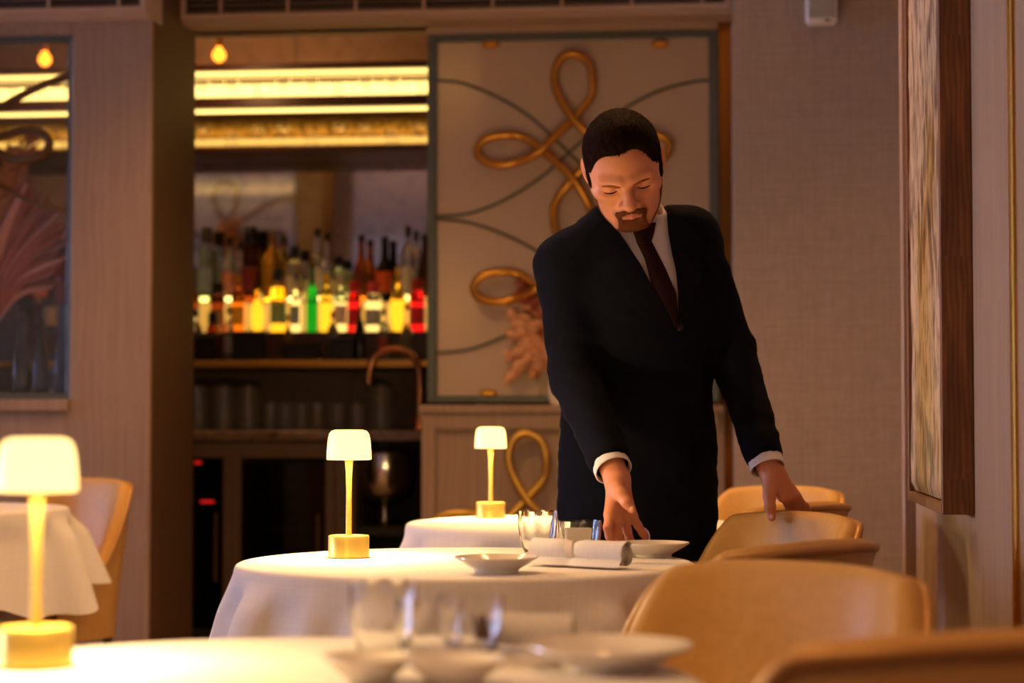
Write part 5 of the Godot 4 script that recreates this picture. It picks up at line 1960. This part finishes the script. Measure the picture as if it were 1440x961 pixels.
	keep.append(E.call(0.026, 0.034, 0.095, 0.038, 0.046, 0.050, 0.02, true))
	keep.append(E.call(-0.032, 0.026, 0.090, 0.042, 0.042, 0.050, 0.02, true))
	var low := halfspace(c + B * (Vector3(0, -0.040, 0) * S), B * Vector3(0, -1, 0.25))
	mesh_field(hs, keep, 0.0032, c - Vector3(0.135, 0.16, 0.15), c + Vector3(0.135, 0.16, 0.15), 0.0, [], [low])
	# combed strands: fine relief running front to back
	var n := FastNoiseLite.new()
	n.seed = 12
	n.frequency = 1.0
	var inv := B.inverse()
	for k in hs.v.size():
		var q := inv * (hs.v[k] - c)
		var e := n.get_noise_3d(q.x * 330.0 + q.z * 60.0, q.y * 60.0, q.z * 50.0) * 0.0016 + n.get_noise_3d(q.x * 90.0, q.y * 30.0, q.z * 30.0) * 0.002
		hs.v[k] += (B * (q - Vector3(0, 0.02, -0.01))).normalized() * e
	strands(hs, inv, c, B, 2600, 0.011, 0.0007, 5, 0)
	put(soup_mesh(hs), "hair", M.hair, o)
	# beard: a thin skin over the jaw, moustache and chin
	var bs := Soup.new()
	var reg := [
		K.call([-0.005, -0.0555, 0.100], [-0.027, -0.064, 0.086], 0.0058, 0.0062, 0.004),
		K.call([0.005, -0.0555, 0.100], [0.027, -0.064, 0.086], 0.0058, 0.0062, 0.004),
		K.call([-0.028, -0.066, 0.086], [-0.021, -0.092, 0.082], 0.0055, 0.009, 0.006),
		K.call([0.028, -0.066, 0.086], [0.021, -0.092, 0.082], 0.0055, 0.009, 0.006),
		E.call(0, -0.104, 0.070, 0.032, 0.019, 0.030, 0.01),
		K.call([-0.010, -0.084, 0.088], [0.010, -0.084, 0.088], 0.0062, 0.0062, 0.006)]
	for g in [-1, 1]:
		reg.append(K.call([g * 0.022, -0.108, 0.055], [g * 0.057, -0.076, 0.020], 0.020, 0.018, 0.008))
		reg.append(K.call([g * 0.057, -0.076, 0.020], [g * 0.074, -0.020, 0.014], 0.018, 0.009, 0.008))
	mesh_field(bs, L, 0.0028, c - Vector3(0.11, 0.17, 0.06), c + Vector3(0.12, 0.06, 0.15), 0.0016, reg)
	for k in bs.v.size():
		var q := inv * (bs.v[k] - c)
		bs.v[k] += (B * q).normalized() * n.get_noise_3d(q.x * 420.0, q.y * 160.0, q.z * 420.0) * 0.0012
	strands(bs, inv, c, B, 2600, 0.006, 0.0005, 6, 1)
	put(soup_mesh(bs), "beard", M.beard, o)
	M.brow = mat(Color(0.58, 0.33, 0.21), 0.85, 0.0, 0.15)
	# eyebrows and lash lines laid on the brow
	for g in [-1, 1]:
		var pts := []
		var rr := []
		for t in 7:
			var u := t / 6.0
			var x: float = g * lerpf(0.013, 0.050, u)
			var y := 0.0035 + 0.004 * sin(u * 2.4) - 0.002 * u
			pts.append(skin_at(L, c, B, x * S, y * S, 0.0008))
			rr.append(0.0030 * sin(PI * (0.15 + 0.8 * u)) + 0.0006)
		put(tube(PackedVector3Array(pts), rr, 8), "eyebrow", M.brow, o)
		pts = []
		rr = []
		for t in 7:
			var u := t / 6.0
			var x: float = g * lerpf(0.021, 0.048, u)
			var y := -0.0125 - 0.0035 * sin(PI * u)
			pts.append(skin_at(L, c, B, x * S, y * S, 0.0006))
			rr.append(0.0013 * sin(PI * (0.1 + 0.85 * u)) + 0.0004)
		put(tube(PackedVector3Array(pts), rr, 6), "eyelash_line", M.hair, o)
	return [L, B, c, reg]

# short hairs rooted on the surface of a soup; way 0 combs back, 1 hangs down the face
func strands(soup: Soup, inv: Basis, c: Vector3, B: Basis, count: int, length: float, wide: float, sd: int, way: int) -> void:
	var r := RandomNumberGenerator.new()
	r.seed = sd
	var n0 := soup.v.size()
	for k in count:
		var p := soup.v[r.randi() % n0]
		var q := inv * (p - c)
		var out := (q - Vector3(0, 0.01, -0.005)).normalized()
		var dir: Vector3
		if way == 0:
			dir = Vector3(r.randf_range(-0.35, 0.35) + q.x * 3.0, -0.15 if q.z < 0.0 else 0.25, -0.9)
			dir = (dir - out * dir.dot(out)).normalized() + out * r.randf_range(0.05, 0.22)
			if q.z > 0.05:
				dir = -dir * 0.5 + out * 0.2 + Vector3(r.randf_range(-0.4, 0.4), 0, 0)
		else:
			dir = Vector3(r.randf_range(-0.5, 0.5) + q.x * 6.0, -0.9, 0.1)
			dir = (dir - out * dir.dot(out)).normalized() + out * r.randf_range(0.05, 0.25)
		var l := length * r.randf_range(0.6, 1.3)
		var side := dir.cross(out).normalized() * wide
		var at0 := soup.v.size()
		soup.v.append(p + B * (-side))
		soup.v.append(p + B * side)
		soup.v.append(p + B * (dir * l))
		soup.v.append(p + B * (out * wide))
		soup.i.append_array(PackedInt32Array([at0, at0 + 3, at0 + 2, at0 + 3, at0 + 1, at0 + 2, at0, at0 + 2, at0 + 1]))

# point of the face at head-local x, y
func skin_at(L: Array, c: Vector3, B: Basis, x: float, y: float, lift: float) -> Vector3:
	var z0 := 0.0
	var z1 := 0.15
	for k in 14:
		var m := (z0 + z1) * 0.5
		if field(L, c + B * Vector3(x, y, m)) < 0.0:
			z0 = m
		else:
			z1 = m
	return c + B * Vector3(x, y, z1 + lift)

func chain(L: Array, pts: Array, r: Array, k := 0.006) -> void:
	for i in pts.size() - 1:
		L.append(cone(pts[i], pts[i + 1], r[i], r[i + 1], k))

func hand_right(wr: Vector3) -> Array:
	var L := []
	var w := jt(868, 674, 4.275)
	L.append(cone(wr, w, 0.030, 0.0275, 0.012))
	var mi := jt(858, 724, 4.235)
	var mm := jt(868, 730, 4.245)
	var mr := jt(879, 730, 4.26)
	var mp := jt(889, 725, 4.27)
	for q in [[mi, 0.0140], [mm, 0.0145], [mr, 0.0135], [mp, 0.012]]:
		L.append(cone(w, q[0], 0.020, q[1], 0.014))
	chain(L, [mi, jt(855, 742, 4.22), jt(857, 754, 4.22), jt(861, 762, 4.225)], [0.0115, 0.0098, 0.0090, 0.0078])
	chain(L, [mm, jt(868, 749, 4.235), jt(872, 761, 4.245), jt(876, 768, 4.255)], [0.0118, 0.0100, 0.0092, 0.0078])
	chain(L, [mr, jt(882, 747, 4.26), jt(885, 758, 4.272), jt(888, 765, 4.282)], [0.0110, 0.0095, 0.0088, 0.0076])
	chain(L, [mp, jt(897, 739, 4.265), jt(903, 749, 4.27), jt(907, 756, 4.275)], [0.0100, 0.0086, 0.0080, 0.0072])
	chain(L, [jt(866, 684, 4.255), jt(874, 697, 4.22), jt(881, 707, 4.205), jt(889, 717, 4.20)], [0.0185, 0.0130, 0.0108, 0.0088], 0.010)
	return L

func hand_left(wr: Vector3) -> Array:
	var L := []
	var w := jt(1087, 668, 4.485)
	L.append(cone(wr, w, 0.030, 0.027, 0.012))
	var mi := jt(1101, 698, 4.468)
	var mm := jt(1110, 698, 4.482)
	var mr := jt(1117, 699, 4.496)
	var mp := jt(1121, 702, 4.51)
	for q in [[mi, 0.0140], [mm, 0.0142], [mr, 0.0135], [mp, 0.012]]:
		L.append(cone(w, q[0], 0.021, q[1], 0.014))
	chain(L, [mi, jt(1108, 708, 4.50), jt(1110, 720, 4.52), jt(1109, 731, 4.525)], [0.0112, 0.0098, 0.0090, 0.0078])
	chain(L, [mm, jt(1119, 708, 4.51), jt(1122, 720, 4.525), jt(1120, 731, 4.53)], [0.0115, 0.0100, 0.0090, 0.0078])
	chain(L, [mr, jt(1126, 710, 4.515), jt(1129, 721, 4.53), jt(1127, 731, 4.535)], [0.0110, 0.0095, 0.0088, 0.0076])
	chain(L, [mp, jt(1132, 712, 4.53), jt(1135, 720, 4.54), jt(1134, 728, 4.545)], [0.0098, 0.0086, 0.0080, 0.0072])
	chain(L, [jt(1083, 682, 4.47), jt(1082, 698, 4.445), jt(1083, 714, 4.432), jt(1085, 728, 4.43)], [0.0180, 0.0132, 0.0110, 0.0090], 0.010)
	return L

func nails(o: Node3D) -> void:
	M.nail = mat(Color(0.86, 0.62, 0.52), 0.25)
	var yw := deg_to_rad(YAW)
	var TO := Vector3(sin(yw), 0, cos(yw))
	for q in [[889.5, 716.5, 4.1975, 0.5], [1085.5, 727.5, 4.4265, 0.0]]:
		var p := jt(q[0], q[1], q[2]) + TO * 0.0062
		var st := tool()
		var b := Basis(TO, q[3]) * Basis(Vector3.RIGHT, Vector3.UP, Vector3.BACK)
		var rows := []
		for e in [[0.0, 0.0022], [0.6, 0.002], [0.9, 0.001], [1.0, 0.0]]:
			var row := PackedVector3Array()
			for j in 16:
				var a := TAU * j / 16
				row.append(p + b * Vector3(cos(a) * 0.0052 * e[0], sin(a) * 0.0068 * e[0], e[1]))
			rows.append(row)
		grid(st, rows, true, 0)
		put(done(st), "thumbnail", M.nail, o)
